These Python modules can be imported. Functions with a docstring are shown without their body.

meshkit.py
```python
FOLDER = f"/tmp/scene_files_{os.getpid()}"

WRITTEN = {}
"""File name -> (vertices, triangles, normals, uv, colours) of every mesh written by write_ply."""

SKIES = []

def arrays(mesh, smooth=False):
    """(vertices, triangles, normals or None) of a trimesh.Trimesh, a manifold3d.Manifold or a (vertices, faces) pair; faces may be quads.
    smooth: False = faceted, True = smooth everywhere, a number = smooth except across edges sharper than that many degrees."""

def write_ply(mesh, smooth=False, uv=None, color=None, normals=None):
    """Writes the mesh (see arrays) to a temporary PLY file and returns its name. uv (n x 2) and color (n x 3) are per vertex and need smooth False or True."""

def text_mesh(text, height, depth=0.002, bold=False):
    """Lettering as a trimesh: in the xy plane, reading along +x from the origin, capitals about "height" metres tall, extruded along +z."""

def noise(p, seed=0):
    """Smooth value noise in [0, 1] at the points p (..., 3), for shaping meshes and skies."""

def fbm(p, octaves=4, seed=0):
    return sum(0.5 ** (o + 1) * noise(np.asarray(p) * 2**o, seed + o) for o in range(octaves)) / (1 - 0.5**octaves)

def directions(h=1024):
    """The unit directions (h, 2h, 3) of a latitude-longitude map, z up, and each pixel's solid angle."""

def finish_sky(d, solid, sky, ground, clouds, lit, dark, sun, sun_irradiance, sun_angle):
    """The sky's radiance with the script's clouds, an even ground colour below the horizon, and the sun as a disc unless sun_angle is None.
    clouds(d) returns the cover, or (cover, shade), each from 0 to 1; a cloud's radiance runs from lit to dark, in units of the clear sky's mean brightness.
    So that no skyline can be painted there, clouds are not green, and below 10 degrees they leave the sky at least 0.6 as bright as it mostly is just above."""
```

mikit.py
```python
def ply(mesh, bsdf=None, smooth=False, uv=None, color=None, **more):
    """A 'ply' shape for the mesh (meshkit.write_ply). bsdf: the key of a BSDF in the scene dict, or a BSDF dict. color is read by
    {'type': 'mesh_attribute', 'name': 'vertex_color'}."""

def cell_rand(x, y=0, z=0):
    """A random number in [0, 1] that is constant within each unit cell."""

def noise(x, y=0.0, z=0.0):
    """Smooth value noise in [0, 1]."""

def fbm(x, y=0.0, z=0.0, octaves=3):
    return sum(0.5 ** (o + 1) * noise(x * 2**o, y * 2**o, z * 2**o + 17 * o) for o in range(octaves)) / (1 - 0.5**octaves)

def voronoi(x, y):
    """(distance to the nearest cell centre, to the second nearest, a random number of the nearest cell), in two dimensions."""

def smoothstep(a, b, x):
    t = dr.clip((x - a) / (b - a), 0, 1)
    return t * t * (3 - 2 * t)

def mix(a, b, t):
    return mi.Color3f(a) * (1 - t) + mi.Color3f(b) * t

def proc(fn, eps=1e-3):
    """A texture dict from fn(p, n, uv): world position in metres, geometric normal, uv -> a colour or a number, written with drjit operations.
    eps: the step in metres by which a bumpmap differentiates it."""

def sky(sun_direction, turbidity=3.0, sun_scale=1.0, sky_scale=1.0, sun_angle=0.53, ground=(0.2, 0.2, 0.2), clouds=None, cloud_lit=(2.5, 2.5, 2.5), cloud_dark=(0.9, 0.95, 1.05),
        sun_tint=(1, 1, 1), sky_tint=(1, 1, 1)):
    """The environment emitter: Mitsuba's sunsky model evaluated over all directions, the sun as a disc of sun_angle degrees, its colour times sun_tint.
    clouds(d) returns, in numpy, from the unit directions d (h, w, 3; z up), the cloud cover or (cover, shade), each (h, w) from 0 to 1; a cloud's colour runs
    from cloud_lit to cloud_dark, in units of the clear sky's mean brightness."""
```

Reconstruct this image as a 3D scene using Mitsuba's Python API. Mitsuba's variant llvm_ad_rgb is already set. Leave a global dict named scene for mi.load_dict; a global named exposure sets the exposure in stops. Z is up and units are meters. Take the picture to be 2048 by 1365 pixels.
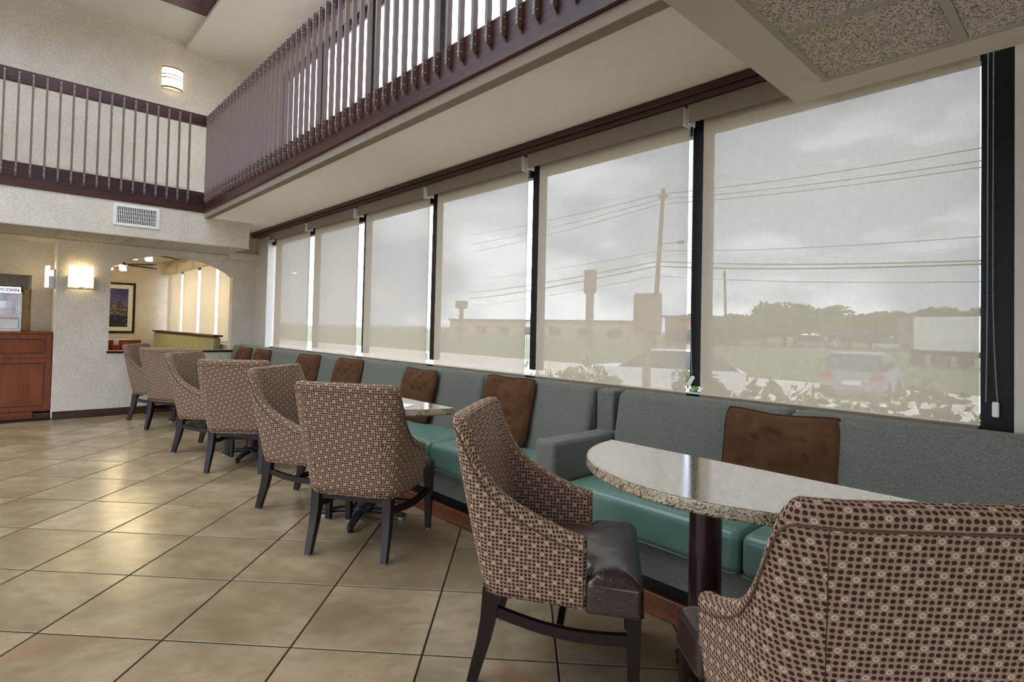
import math
import numpy as np
import trimesh
import mitsuba as mi
import drjit as dr
import manifold3d as m3
import shapely
from shapely.geometry import Polygon, box as sbox
import meshkit
import mikit
from mikit import proc, noise, fbm, voronoi, cell_rand, smoothstep, mix

T = mi.ScalarTransform4f
scene, labels = {}, {}
rng = np.random.default_rng(7)
PI = math.pi


def C(r, g, b):
    return [((v / 255 + 0.055) / 1.055) ** 2.4 if v > 10 else v / 255 / 12.92 for v in (r, g, b)]


# ------------------------------------------------------------------ camera, sky, exposure
H = 1.1140
RIGHT, UP, FWD = np.array([[0.744971285, -0.666697878, 0.0230591487], [-0.03181196, -0.000977249, 0.999493394], [0.66633759, 0.745327434, 0.0219369888]])
EYE = np.array([0, 0, H])
FPX, CX, CY = 1101.152, 983.6, 632.2
scene['camera'] = {'type': 'perspective', 'fov_axis': 'x', 'fov': math.degrees(2 * math.atan(1024 / FPX)), 'near_clip': 0.05, 'far_clip': 1000,
                   'principal_point_offset_x': (1024 - CX) / 2048, 'principal_point_offset_y': (682.5 - CY) / 1365,
                   'to_world': T().look_at(origin=EYE.tolist(), target=(EYE + FWD).tolist(), up=UP.tolist())}


def proj(P):
    d = np.asarray(P, float) - EYE
    w = d @ FWD
    return CX + FPX * (d @ RIGHT) / w, CY - FPX * (d @ UP) / w, w


def clouds(d):
    a = meshkit.fbm(d * np.array([4.2, 4.2, 8.0]) + 5.3, 5, 3)
    b = meshkit.fbm(d * np.array([2.2, 2.2, 4.0]) + 11.0, 4, 9)
    cover = np.clip(0.92 + 1.2 * (b - 0.42), 0.8, 1)
    shade = np.clip((a - 0.38) * 5.0, 0, 1) * (1.15 - 0.6 * d[..., 2])
    return cover, shade


scene['sky'] = mikit.sky((-0.35, 0.25, 0.9), turbidity=4.0, sun_scale=0.0, sky_scale=12.5, ground=(0.34, 0.32, 0.28), clouds=clouds,
                         cloud_lit=(2.6, 2.85, 3.2), cloud_dark=(1.1, 1.27, 1.6))
exposure = 0.16

# ------------------------------------------------------------------ materials


def two(b):
    return {'type': 'twosided', 'bsdf': b}


def rgb(c):
    return {'type': 'rgb', 'value': [float(v) for v in c]}


def tex(v):
    return v if isinstance(v, dict) else rgb(v)


def mat(name, color, rough=0.6, spec=0.4, metallic=0.0, bump=None, scale=0.001, eps=1e-3, **kw):
    b = {'type': 'principled', 'base_color': tex(color), 'roughness': rough, 'specular': spec, 'metallic': metallic, **kw}
    if bump is not None:
        b = {'type': 'bumpmap', 'arbitrary': proc(bump, eps), 'scale': scale, 'bsdf': b}
    scene[name] = two(b)


def diff(name, color):
    scene[name] = two({'type': 'diffuse', 'reflectance': tex(color)})


def f_wallpaper(p, n, uv):
    s = p.x + p.y
    k = fbm(s * 120, p.z * 120, 3.0, 3)
    k2 = fbm(s * 6, p.z * 6, 7.0, 2)
    return mix(C(194, 184, 166), C(217, 208, 194), smoothstep(0.2, 0.8, 0.75 * k + 0.25 * k2))


def f_plaster(p, n, uv):
    k = noise(p.x * 260, p.y * 260, p.z * 260)
    return mix(C(224, 218, 206), C(238, 233, 222), k)


def b_plaster(p, n, uv):
    return noise(p.x * 190, p.y * 190, p.z * 190)


def f_acoustic(p, n, uv):
    w = fbm(p.x * 200 + 2 * noise(p.x * 60, p.y * 60), p.y * 300, p.z * 3, 3)
    return mix(C(134, 126, 111), C(206, 197, 180), smoothstep(0.28, 0.60, w))


def b_acoustic(p, n, uv):
    w = fbm(p.x * 200 + 2 * noise(p.x * 60, p.y * 60), p.y * 300, p.z * 3, 3)
    return smoothstep(0.34, 0.55, w)


def f_tile(p, n, uv):
    s = 0.4572
    a, b = (p.x - p.y) * 0.70711, (p.x + p.y) * 0.70711
    i, j = dr.floor((a - TA) / s), dr.floor((b - TB) / s)
    r1, r2, r3 = cell_rand(i, j, 1), cell_rand(i, j, 2), cell_rand(i, j, 3)
    flip = dr.select(r3 > 0.5, 1.0, -1.0)
    u, v = a + flip * b * 0.35 + r1 * 40, b + r2 * 40
    big = fbm(u * 3.0, v * 4.2, r3 * 20, 4)
    mid = fbm(u * 14, v * 19, 3 + r1 * 9, 3)
    fine = noise(a * 170, b * 170)
    c = mix(C(126, 108, 80), C(160, 142, 111), smoothstep(0.25, 0.75, 0.7 * big + 0.3 * mid))
    rust = smoothstep(0.56, 0.78, fbm(u * 3.4 + 9, v * 5.2, r2 * 13, 4)) * smoothstep(0.25, 0.8, r2)
    c = mix(c, C(150, 106, 78), rust * 0.55)
    vein = smoothstep(0.055, 0.0, dr.abs(fbm(u * 3.0, v * 6.0, 5 + r1, 4) - 0.5))
    c = mix(c, C(128, 112, 90), vein * 0.30)
    c = mix(c, C(124, 108, 84), smoothstep(0.66, 0.95, fine) * smoothstep(0.5, 0.7, mid) * 0.5)
    return c * (0.93 + 0.14 * r1)


def f_dots(p, n, uv):
    x, y = uv.x / 0.0125, uv.y / 0.0118
    i, j = dr.floor(x), dr.floor(y)
    dx = x - i - 0.5 + 0.10 * (cell_rand(i, j, 4) - 0.5)
    dy = y - j - 0.5 + 0.10 * (cell_rand(i, j, 5) - 0.5)
    r = dr.sqrt(dx * dx + dy * dy * 1.15)
    k = i + 3 * j
    ring = (k - 8 * dr.floor(k / 8)) < 0.5
    base = mix(C(138, 113, 94), C(158, 132, 110), noise(uv.x * 900, uv.y * 900))
    dot = mix(base, C(62, 35, 26), 1 - smoothstep(0.33, 0.40, r))
    rg = mix(base, C(205, 192, 172), 1 - smoothstep(0.05, 0.09, dr.abs(r - 0.34)))
    return dr.select(ring, rg, dot)


def f_tweed(p, n, uv):
    k = noise(p.x * 520, p.y * 520, p.z * 520)
    k2 = noise(p.x * 260 + 9, p.y * 260, p.z * 260)
    return mix(C(72, 75, 67), C(132, 133, 121), 0.6 * k + 0.4 * k2)


def b_tweed(p, n, uv):
    return noise(p.x * 420, p.y * 420, p.z * 420)


def f_granite(p, n, uv):
    d1, d2, w = voronoi(p.x * 430 + p.z * 240, p.y * 430 + p.z * 330)
    k = fbm(p.x * 240, p.y * 240, p.z * 240, 3)
    c = mix(C(146, 128, 100), C(204, 188, 158), w)
    return mix(c, C(52, 45, 40), smoothstep(0.53, 0.66, 0.55 * k + 0.45 * cell_rand(w * 977, 3, 1)))


def wood(dark, light, along):
    def fn(p, n, uv):
        q = {'x': (p.x, p.y, p.z), 'y': (p.y, p.x, p.z), 'z': (p.z, p.x, p.y)}[along]
        k = fbm(q[0] * 3, q[1] * 60, q[2] * 60, 3)
        k2 = fbm(q[0] * 2.2, q[1] * 6, q[2] * 6, 2)
        return mix(dark, light, smoothstep(0.25, 0.75, 0.55 * k + 0.45 * k2))
    return fn


def b_leather(p, n, uv):
    k = fbm(p.x * 38, p.y * 38, p.z * 38, 3)
    return 0.6 * smoothstep(0.05, 0.0, dr.abs(k - 0.5)) + 0.25 * noise(p.x * 420, p.y * 420, p.z * 420)


def f_velvet(p, n, uv):
    k = fbm(p.x * 14, p.y * 14, p.z * 14, 3)
    r = 0.5 + 0.5 * dr.sin(uv.x * 2 * PI / 0.0032)
    return mix(C(64, 41, 26), C(104, 71, 46), 0.75 * k + 0.25 * r)


def f_booth(p, n, uv):
    t = p.y / 0.092
    t = t - dr.floor(t)
    return mix(C(206, 204, 174), C(160, 164, 138), smoothstep(0.30, 0.36, t) * (1 - smoothstep(0.62, 0.68, t)))


def f_print(p, n, uv):
    u, v = uv.x, uv.y
    sky = mix(C(92, 88, 150), C(38, 40, 92), smoothstep(0.45, 1.0, v))
    col = dr.floor(u * 9)
    hgt = 0.34 + 0.50 * cell_rand(col, 3, 8) * (1 - 0.9 * dr.abs(u - 0.52))
    lit = cell_rand(dr.floor(u * 46), dr.floor(v * 60), 2)
    bld = mix(C(40, 38, 56), C(190, 168, 150), smoothstep(0.72, 0.95, lit))
    c = dr.select(v < hgt, bld, sky)
    low = mix(C(24, 24, 40), C(206, 176, 190), smoothstep(0.70, 0.9, fbm(u * 16, v * 30, 2.0, 3)))
    return dr.select(v < 0.30, low, c)


def f_asphalt(p, n, uv):
    return mix(C(92, 92, 90), C(122, 121, 117), fbm(p.x * 2, p.y * 2, 0, 4))


def f_concrete(p, n, uv):
    return mix(C(196, 186, 172), C(222, 212, 198), fbm(p.x * 1.5, p.y * 1.5, 0, 4))


def f_grass(p, n, uv):
    return mix(C(84, 90, 70), C(112, 114, 94), fbm(p.x * 3, p.y * 3, 0, 4))


TA, TB = 0.0, 0.0
_a0, _b0 = (0.781823 - 1.873868) * 0.70711, (0.781823 + 1.873868) * 0.70711
TA, TB = _a0 - 0.4572 * 60, _b0 - 0.4572 * 60

mat('m_wallpaper', proc(f_wallpaper), 0.75, 0.25)
mat('m_plaster', proc(f_plaster), 0.85, 0.2, bump=b_plaster, scale=0.0012)
diff('m_ceiling', C(208, 202, 190))
diff('m_edge', C(150, 136, 122))
diff('m_soffit_edge', C(206, 196, 180))
mat('m_acoustic', proc(f_acoustic), 0.95, 0.1, bump=b_acoustic, scale=0.003)
diff('m_grid', C(176, 170, 154))
mat('m_tile', proc(f_tile), 0.24, 0.45)
diff('m_grout', C(58, 48, 40))
mat('m_dots', proc(f_dots), 0.85, 0.2, sheen=0.3)
mat('m_piping', C(92, 72, 57), 0.85, 0.2)
mat('m_seam', C(66, 50, 40), 0.9, 0.1)
mat('m_leather', C(42, 27, 22), 0.28, 0.8, bump=b_leather, scale=0.0005, clearcoat=0.6, clearcoat_gloss=0.9)
mat('m_leg', C(29, 18, 15), 0.34, 0.35)
mat('m_glide', C(150, 148, 144), 0.4, 0.4)
mat('m_tweed', proc(f_tweed), 0.9, 0.15, bump=b_tweed, scale=0.0008)
mat('m_vinyl', C(96, 128, 115), 0.30, 0.6)
mat('m_vinyl_welt', C(86, 112, 102), 0.4, 0.4)
scene['m_polish'] = two({'type': 'blendbsdf', 'weight': 0.62, 'stone': {'type': 'diffuse', 'reflectance': proc(f_granite)},
                          'polish': {'type': 'roughconductor', 'material': 'none', 'alpha': 0.02, 'specular_reflectance': rgb([0.95, 0.94, 0.92])}})
scene['m_granite'] = two({'type': 'roughplastic', 'diffuse_reflectance': proc(f_granite), 'int_ior': 1.6, 'alpha': 0.06, 'nonlinear': False})
mat('m_velvet', proc(f_velvet), 0.9, 0.15, sheen=0.25)
mat('m_velvet_piping', C(62, 42, 30), 0.9, 0.1)
mat('m_mahogany_x', proc(wood(C(44, 20, 18), C(70, 34, 30), 'x')), 0.38, 0.45)
mat('m_mahogany_y', proc(wood(C(44, 20, 18), C(70, 34, 30), 'y')), 0.38, 0.45)
mat('m_baluster', C(104, 88, 81), 0.40, 0.5)
mat('m_screw', C(190, 182, 176), 0.3, 0.6, 0.8)
mat('m_cherry_z', proc(wood(C(106, 50, 22), C(132, 68, 32), 'z')), 0.42, 0.3)
mat('m_cherry_x', proc(wood(C(106, 50, 22), C(132, 68, 32), 'x')), 0.42, 0.3)
mat('m_base_wood', proc(wood(C(50, 31, 19), C(72, 47, 29), 'x')), 0.4, 0.4)
mat('m_plinth', proc(wood(C(84, 46, 28), C(118, 68, 42), 'y')), 0.4, 0.4)
mat('m_sill', proc(wood(C(150, 116, 78), C(186, 150, 106), 'y')), 0.5, 0.4)
mat('m_black', C(12, 12, 16), 0.45, 0.25)
mat('m_black_iron', C(28, 26, 28), 0.38, 0.5)
mat('m_column', C(62, 44, 42), 0.22, 0.6, 0.5)
mat('m_white', C(226, 224, 218), 0.5, 0.4)
mat('m_valance', C(122, 113, 97), 0.6, 0.3)
mat('m_beige_trim', C(196, 188, 172), 0.6, 0.3)
mat('m_steel', C(176, 174, 170), 0.28, 0.6, 0.9)
mat('m_chain', C(190, 190, 190), 0.35, 0.6, 0.6)
mat('m_vent_dark', C(52, 58, 64), 0.6, 0.3)
mat('m_paper', C(244, 242, 236), 0.8, 0.2)
mat('m_booth', proc(f_booth), 0.8, 0.2)
mat('m_booth_cap', C(64, 40, 30), 0.5, 0.4)
mat('m_print', proc(f_print), 0.25, 0.4)
mat('m_red', C(150, 52, 34), 0.6, 0.4)
mat('m_blue', C(40, 48, 130), 0.6, 0.4)
mat('m_fan_blade', C(52, 42, 38), 0.5, 0.4)
mat('m_asphalt', proc(f_asphalt), 0.9, 0.1)
mat('m_concrete', proc(f_concrete), 0.9, 0.1)
mat('m_grass', proc(f_grass), 0.95, 0.05)
mat('m_soil', C(96, 80, 62), 0.95, 0.05)
mat('m_pole', C(104, 90, 76), 0.9, 0.1)
mat('m_wire', C(60, 58, 56), 0.8, 0.1)
mat('m_sign', C(124, 112, 100), 0.7, 0.2)
mat('m_car_white', C(236, 236, 236), 0.25, 0.5)
mat('m_car_grey', C(150, 152, 156), 0.25, 0.5)
mat('m_car_glass', C(60, 66, 74), 0.1, 0.6)
mat('m_tyre', C(30, 30, 30), 0.8, 0.2)
mat('m_tail', C(170, 40, 30), 0.3, 0.5)
mat('m_bldg', C(196, 176, 156), 0.9, 0.1)
mat('m_bldg_red', C(150, 104, 84), 0.9, 0.1)
mat('m_roof', C(120, 110, 100), 0.9, 0.1)
mat('m_trailer', C(232, 232, 230), 0.5, 0.3)
mat('m_bark', C(84, 70, 56), 0.95, 0.1)
scene['m_foliage'] = {'type': 'principledthin', 'base_color': rgb(C(88, 106, 62)), 'roughness': 0.6, 'spec_trans': 0.0, 'diff_trans': 0.7}
scene['m_leaf'] = {'type': 'principledthin', 'base_color': rgb(C(110, 124, 76)), 'roughness': 0.5, 'spec_trans': 0.0, 'diff_trans': 0.8}
scene['m_leaf_red'] = {'type': 'principledthin', 'base_color': rgb(C(170, 92, 74)), 'roughness': 0.5, 'spec_trans': 0.0, 'diff_trans': 0.8}
scene['m_glass'] = {'type': 'thindielectric', 'int_ior': 1.5}
scene['m_case_glass'] = {'type': 'thindielectric', 'int_ior': 1.5}


def f_screen(p, n, uv):
    k = noise(p.y * 330, p.z * 40) + noise(p.y * 40, p.z * 330)
    return mix(C(196, 184, 161), C(204, 193, 171), 0.5 * k)


# solar screen cloth: translucent yarn with a small share of open weave between the yarns
scene['m_screen'] = {'type': 'blendbsdf', 'weight': 0.14,
                     'yarn': {'type': 'principledthin', 'base_color': proc(f_screen), 'roughness': 0.9, 'spec_trans': 0.0, 'diff_trans': 0.30},
                     'weave': {'type': 'thindielectric', 'int_ior': 1.25}}
scene['m_blackout'] = {'type': 'principledthin', 'base_color': rgb(C(238, 230, 212)), 'roughness': 0.9, 'spec_trans': 0.0, 'diff_trans': 0.30}
scene['m_frost'] = {'type': 'principledthin', 'base_color': rgb(C(250, 246, 232)), 'roughness': 0.6, 'spec_trans': 0.0, 'diff_trans': 1.0}

# ------------------------------------------------------------------ mesh helpers
cat_ = trimesh.util.concatenate


def bx(x0, x1, y0, y1, z0, z1, c=0.0):
    x0, x1 = min(x0, x1), max(x0, x1)
    y0, y1 = min(y0, y1), max(y0, y1)
    z0, z1 = min(z0, z1), max(z0, z1)
    if c <= 0:
        m = trimesh.creation.box((x1 - x0, y1 - y0, z1 - z0))
        m.apply_translation(((x0 + x1) / 2, (y0 + y1) / 2, (z0 + z1) / 2))
        return m
    c = min(c, (x1 - x0) / 2.01, (y1 - y0) / 2.01, (z1 - z0) / 2.01)
    P = []
    for sx in (0, 1):
        for sy in (0, 1):
            for sz in (0, 1):
                q = [x1 if sx else x0, y1 if sy else y0, z1 if sz else z0]
                d = [-c if sx else c, -c if sy else c, -c if sz else c]
                for k in range(3):
                    r = [q[a] + (d[a] if a != k else 0) for a in range(3)]
                    P.append(r)
    return trimesh.convex.convex_hull(np.array(P))


def rbox(x0, x1, y0, y1, z0, z1, r=0.02, seg=16):
    r = min(r, (x1 - x0) / 2.01, (y1 - y0) / 2.01, (z1 - z0) / 2.01)
    s = m3.Manifold.sphere(r, seg)
    return m3.Manifold.batch_hull([s.translate((x, y, z)) for x in (x0 + r, x1 - r) for y in (y0 + r, y1 - r) for z in (z0 + r, z1 - r)])


def tm(man):
    m = man.to_mesh()
    return trimesh.Trimesh(np.array(m.vert_properties[:, :3]), np.array(m.tri_verts), process=False)


def tube(P, r, n=8, cap=True):
    P = np.asarray(P, float)
    R = np.full(len(P), r) if np.isscalar(r) else np.asarray(r, float)
    t = np.gradient(P, axis=0)
    t /= np.linalg.norm(t, axis=1, keepdims=True) + 1e-12
    up = np.array([0, 0, 1.0]) if abs(t[0][2]) < 0.9 else np.array([1.0, 0, 0])
    u = np.cross(t[0], up)
    u /= np.linalg.norm(u)
    V = []
    for k in range(len(P)):
        u = u - t[k] * (u @ t[k])
        u /= np.linalg.norm(u)
        w = np.cross(t[k], u)
        a = np.arange(n) * 2 * PI / n
        V.append(P[k] + R[k] * (np.cos(a)[:, None] * u + np.sin(a)[:, None] * w))
    F = []
    for k in range(len(P) - 1):
        for i in range(n):
            a, b, c, d = k * n + i, k * n + (i + 1) % n, (k + 1) * n + (i + 1) % n, (k + 1) * n + i
            F += [[a, b, c], [a, c, d]]
    V = np.vstack(V)
    if cap:
        L = len(V)
        V = np.vstack([V, P[0], P[-1]])
        e = (len(P) - 1) * n
        for i in range(n):
            F += [[L, (i + 1) % n, i], [L + 1, e + i, e + (i + 1) % n]]
    return trimesh.Trimesh(V, F, process=False)


def loft(sec):
    """sec: list of (x, y, z, hx, hy): rectangular sections stacked along z."""
    V, F = [], []
    for x, y, z, a, b in sec:
        V += [[x - a, y - b, z], [x + a, y - b, z], [x + a, y + b, z], [x - a, y + b, z]]
    for k in range(len(sec) - 1):
        for i in range(4):
            j = (i + 1) % 4
            F += [[4 * k + i, 4 * k + j, 4 * k + 4 + j], [4 * k + i, 4 * k + 4 + j, 4 * k + 4 + i]]
    e = 4 * (len(sec) - 1)
    F += [[0, 2, 1], [0, 3, 2], [e, e + 1, e + 2], [e, e + 2, e + 3]]
    m = trimesh.Trimesh(V, F, process=False)
    if m.volume < 0:
        m.invert()
    return m


def cyl(x, y, z0, z1, r, n=24):
    m = trimesh.creation.cylinder(r, z1 - z0, sections=n)
    m.apply_translation((x, y, (z0 + z1) / 2))
    return m


def lathe(prof, x=0, y=0, n=24):
    m = trimesh.creation.revolve(np.array(prof, float), sections=n)
    m.apply_translation((x, y, 0))
    return m


def extrude_xz(poly, y0, y1):
    polys = getattr(poly, 'geoms', [poly])
    out = []
    for g in polys:
        m = trimesh.creation.extrude_polygon(g, y1 - y0, engine='earcut')
        v = m.vertices
        m = trimesh.Trimesh(np.c_[v[:, 0], y0 + v[:, 2], v[:, 1]], m.faces, process=False)
        if m.volume < 0:
            m.invert()
        out.append(m)
    return cat_(out)


def extrude_yz(poly, x0, x1):
    m = extrude_xz(poly, x0, x1)
    m.vertices = m.vertices[:, [1, 0, 2]]
    m.invert()
    return m


def extrude_xy(poly, z0, z1):
    out = []
    for g in getattr(poly, 'geoms', [poly]):
        m = trimesh.creation.extrude_polygon(g, z1 - z0, engine='earcut')
        m.apply_translation((0, 0, z0))
        out.append(m)
    return cat_(out)


# ------------------------------------------------------------------ naming helpers
count = {}


def key_for(base):
    n = count.get(base, -1) + 1
    count[base] = n
    return base if n == 0 else f'{base}_{n:03d}'


def name(n, parent=None):
    return key_for(n if parent is None else f'{parent}__{n}')


def put(n, mesh, m, parent=None, smooth=False, uv=None, label=None, kind=None, **kw):
    k = name(n, parent)
    scene[k] = mikit.ply(mesh, m, smooth=smooth, uv=uv, **kw)
    if label or kind:
        labels[k] = {}
        if label:
            labels[k]['label'] = label
        if kind:
            labels[k]['kind'] = kind
    return k


def share(n, d, parent=None, tw=None):
    k = name(n, parent)
    scene[k] = {**d, 'to_world': tw} if tw is not None else dict(d)
    return k


def thing(n, label, cat, group=None):
    k = name(n)
    labels[k] = {'label': label, 'category': cat}
    if group:
        labels[k]['group'] = group
    return k


def one(n, mesh, m, label, cat, group=None, smooth=False, uv=None, **kw):
    k = thing(n, label, cat, group)
    scene[k] = mikit.ply(mesh, m, smooth=smooth, uv=uv, **kw)
    return k


def struct(n, mesh, m, label, smooth=False):
    k = name(n)
    scene[k] = mikit.ply(mesh, m, smooth=smooth)
    labels[k] = {'label': label, 'kind': 'structure'}
    return k


def struct_root(n, label):
    k = name(n)
    labels[k] = {'label': label, 'kind': 'structure'}
    return k


# ================================================================== THE ROOM
XW = 2.567      # face of the window wall
YB = 7.676      # face of the back wall
XF, YF = 1.695, 6.834   # balcony fascia planes
XL, YN = -6.5, -5.0     # far left and near walls (out of view)
ZS = 2.30       # soffit under the balcony
ZC = 4.58       # upper ceiling

# ---- floor: grout bed with single tiles laid at 45 degrees
struct('floor', bx(XL, 2.75, YN, 13.3, -0.12, -0.004), 'm_grout', 'beige stone tile floor laid on the diagonal with dark grout lines')
room = sbox(XL, YN, 1.985, YB)
S = 0.4572
e1, e2 = np.array([0.70711, -0.70711]), np.array([0.70711, 0.70711])
tiles_in, tiles_out = [], []
g = 0.0035
for i in range(-24, 25):
    for j in range(-24, 25):
        a0, b0 = _a0 + i * S, _b0 + j * S
        q = Polygon([(a * e1 + b * e2) for a, b in ((a0 + g, b0 + g), (a0 + S - g, b0 + g), (a0 + S - g, b0 + S - g), (a0 + g, b0 + S - g))])
        if not q.intersects(room):
            continue
        q = q.intersection(room)
        if q.area < 0.002:
            continue
        c = np.array(q.centroid.coords[0])
        x, y, w = proj([c[0], c[1], 0])
        vis = w > 0.3 and -150 < x < 2200 and y < 1520
        (tiles_in if vis else tiles_out).append((np.hypot(*c), q))


def tile_mesh(q, z1=0.0, h=0.004, bev=0.0022):
    inn = q.buffer(-bev, join_style=2)
    if inn.is_empty or inn.geom_type != 'Polygon':
        return extrude_xy(q, z1 - h, z1)
    P = np.array(shapely.geometry.polygon.orient(q).exterior.coords)[:-1]
    I = np.array(shapely.geometry.polygon.orient(inn).exterior.coords)[:-1]
    if len(P) != len(I):
        return extrude_xy(q, z1 - h, z1)
    r = int(np.argmin(((I - P[0]) ** 2).sum(1)))
    I = np.roll(I, -r, axis=0)
    n = len(P)
    V = np.vstack([np.c_[P, np.full(n, z1 - h)], np.c_[P, np.full(n, z1 - 0.0012)], np.c_[I, np.full(n, z1)]])
    F = []
    for k in range(n):
        l = (k + 1) % n
        for o in (0, n):
            F += [[o + k, o + l, o + n + l], [o + k, o + n + l, o + n + k]]
    for k in range(1, n - 1):
        F.append([2 * n, 2 * n + k, 2 * n + k + 1])
    return trimesh.Trimesh(V, F, process=False)


tiles_in.sort(key=lambda t: t[0])
for d_, q in tiles_in[:300]:
    put('tile', tile_mesh(q), 'm_tile', 'floor')
rest = tiles_in[300:] + tiles_out
put('tile_field', cat_([tile_mesh(q) for _, q in rest]), 'm_tile', 'floor', kind='stuff', label='rest of the beige floor tiles')

# ---- back wall with the arched pass-through and the alcove opening
arch = [(0.945, 0.745), (0.945, 1.70)]
for k in range(0, 25):
    t = k / 24
    x = 0.945 + t * (2.275 - 0.945)
    arch.append((x, 1.70 + 0.215 * math.sin(PI * t) ** 0.72))
arch += [(2.275, 1.70), (2.275, 0.745)]
wall = sbox(XL, 0, 2.75, ZC).difference(Polygon(arch)).difference(sbox(XL, -1, 0.46, 1.985))
struct('wall_back', extrude_xz(wall, YB, YB + 0.12), 'm_wallpaper', 'back wall in mottled beige wallpaper with an arched opening')
struct('trim_1', bx(0.93, 2.30, YB - 0.02, YB + 0.14, 0.722, 0.745, 0.004), 'm_black', 'dark ledge along the bottom of the arched opening')
struct('baseboard_back', bx(0.46, 2.0, YB - 0.014, YB + 0.01, 0, 0.088, 0.004), 'm_base_wood', 'dark brown baseboard under the arched opening')

# ---- soffit in front of the back wall, with its acoustic tiles
struct('soffit', bx(XL, 2.2, YF + 0.016, YB - 0.001, 1.995, 2.60), 'm_wallpaper', 'wallpapered soffit box below the balcony along the back wall')
xs = [0.42 - 0.61 * k for k in range(11, -1, -1)] + [0.42 + 0.61 * k for k in (1, 2)] + [2.19]
for k in range(len(xs) - 1):
    put('ceiling_tile', bx(max(xs[k], XL) + 0.012, xs[k + 1] - 0.012, YF + 0.05, YB - 0.03, 1.986, 1.996, 0.002), 'm_acoustic', 'soffit')
for x in xs[:-1]:
    put('grid_bar', bx(x - 0.012, x + 0.012, YF + 0.04, YB - 0.002, 1.983, 1.996), 'm_grid', 'soffit')
put('wall_angle', bx(XL, 2.2, YB - 0.03, YB - 0.001, 1.978, 1.996), 'm_grid', 'soffit')
put('wall_angle', bx(XL, 2.2, YF + 0.016, YF + 0.05, 1.985, 1.996), 'm_grid', 'soffit')
struct('trim_2', bx(2.2, XW, YB - 0.10, YB - 0.001, 1.93, 2.02, 0.004), 'm_soffit_edge', 'small plaster return between the soffit and the window wall')

# ---- balcony slab (its underside is the textured soffit over the benches)
struct('ceiling', bx(XF + 0.012, 2.60, 0.84, YB - 0.002, ZS, 2.50), 'm_plaster', 'textured plaster ceiling under the balcony')
put('edge_strip', bx(XF + 0.010, XF + 0.075, 0.84, YF + 0.02, ZS - 0.012, ZS + 0.06, 0.003), 'm_edge', 'ceiling', label='smooth plaster edge under the wooden fascia')

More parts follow.
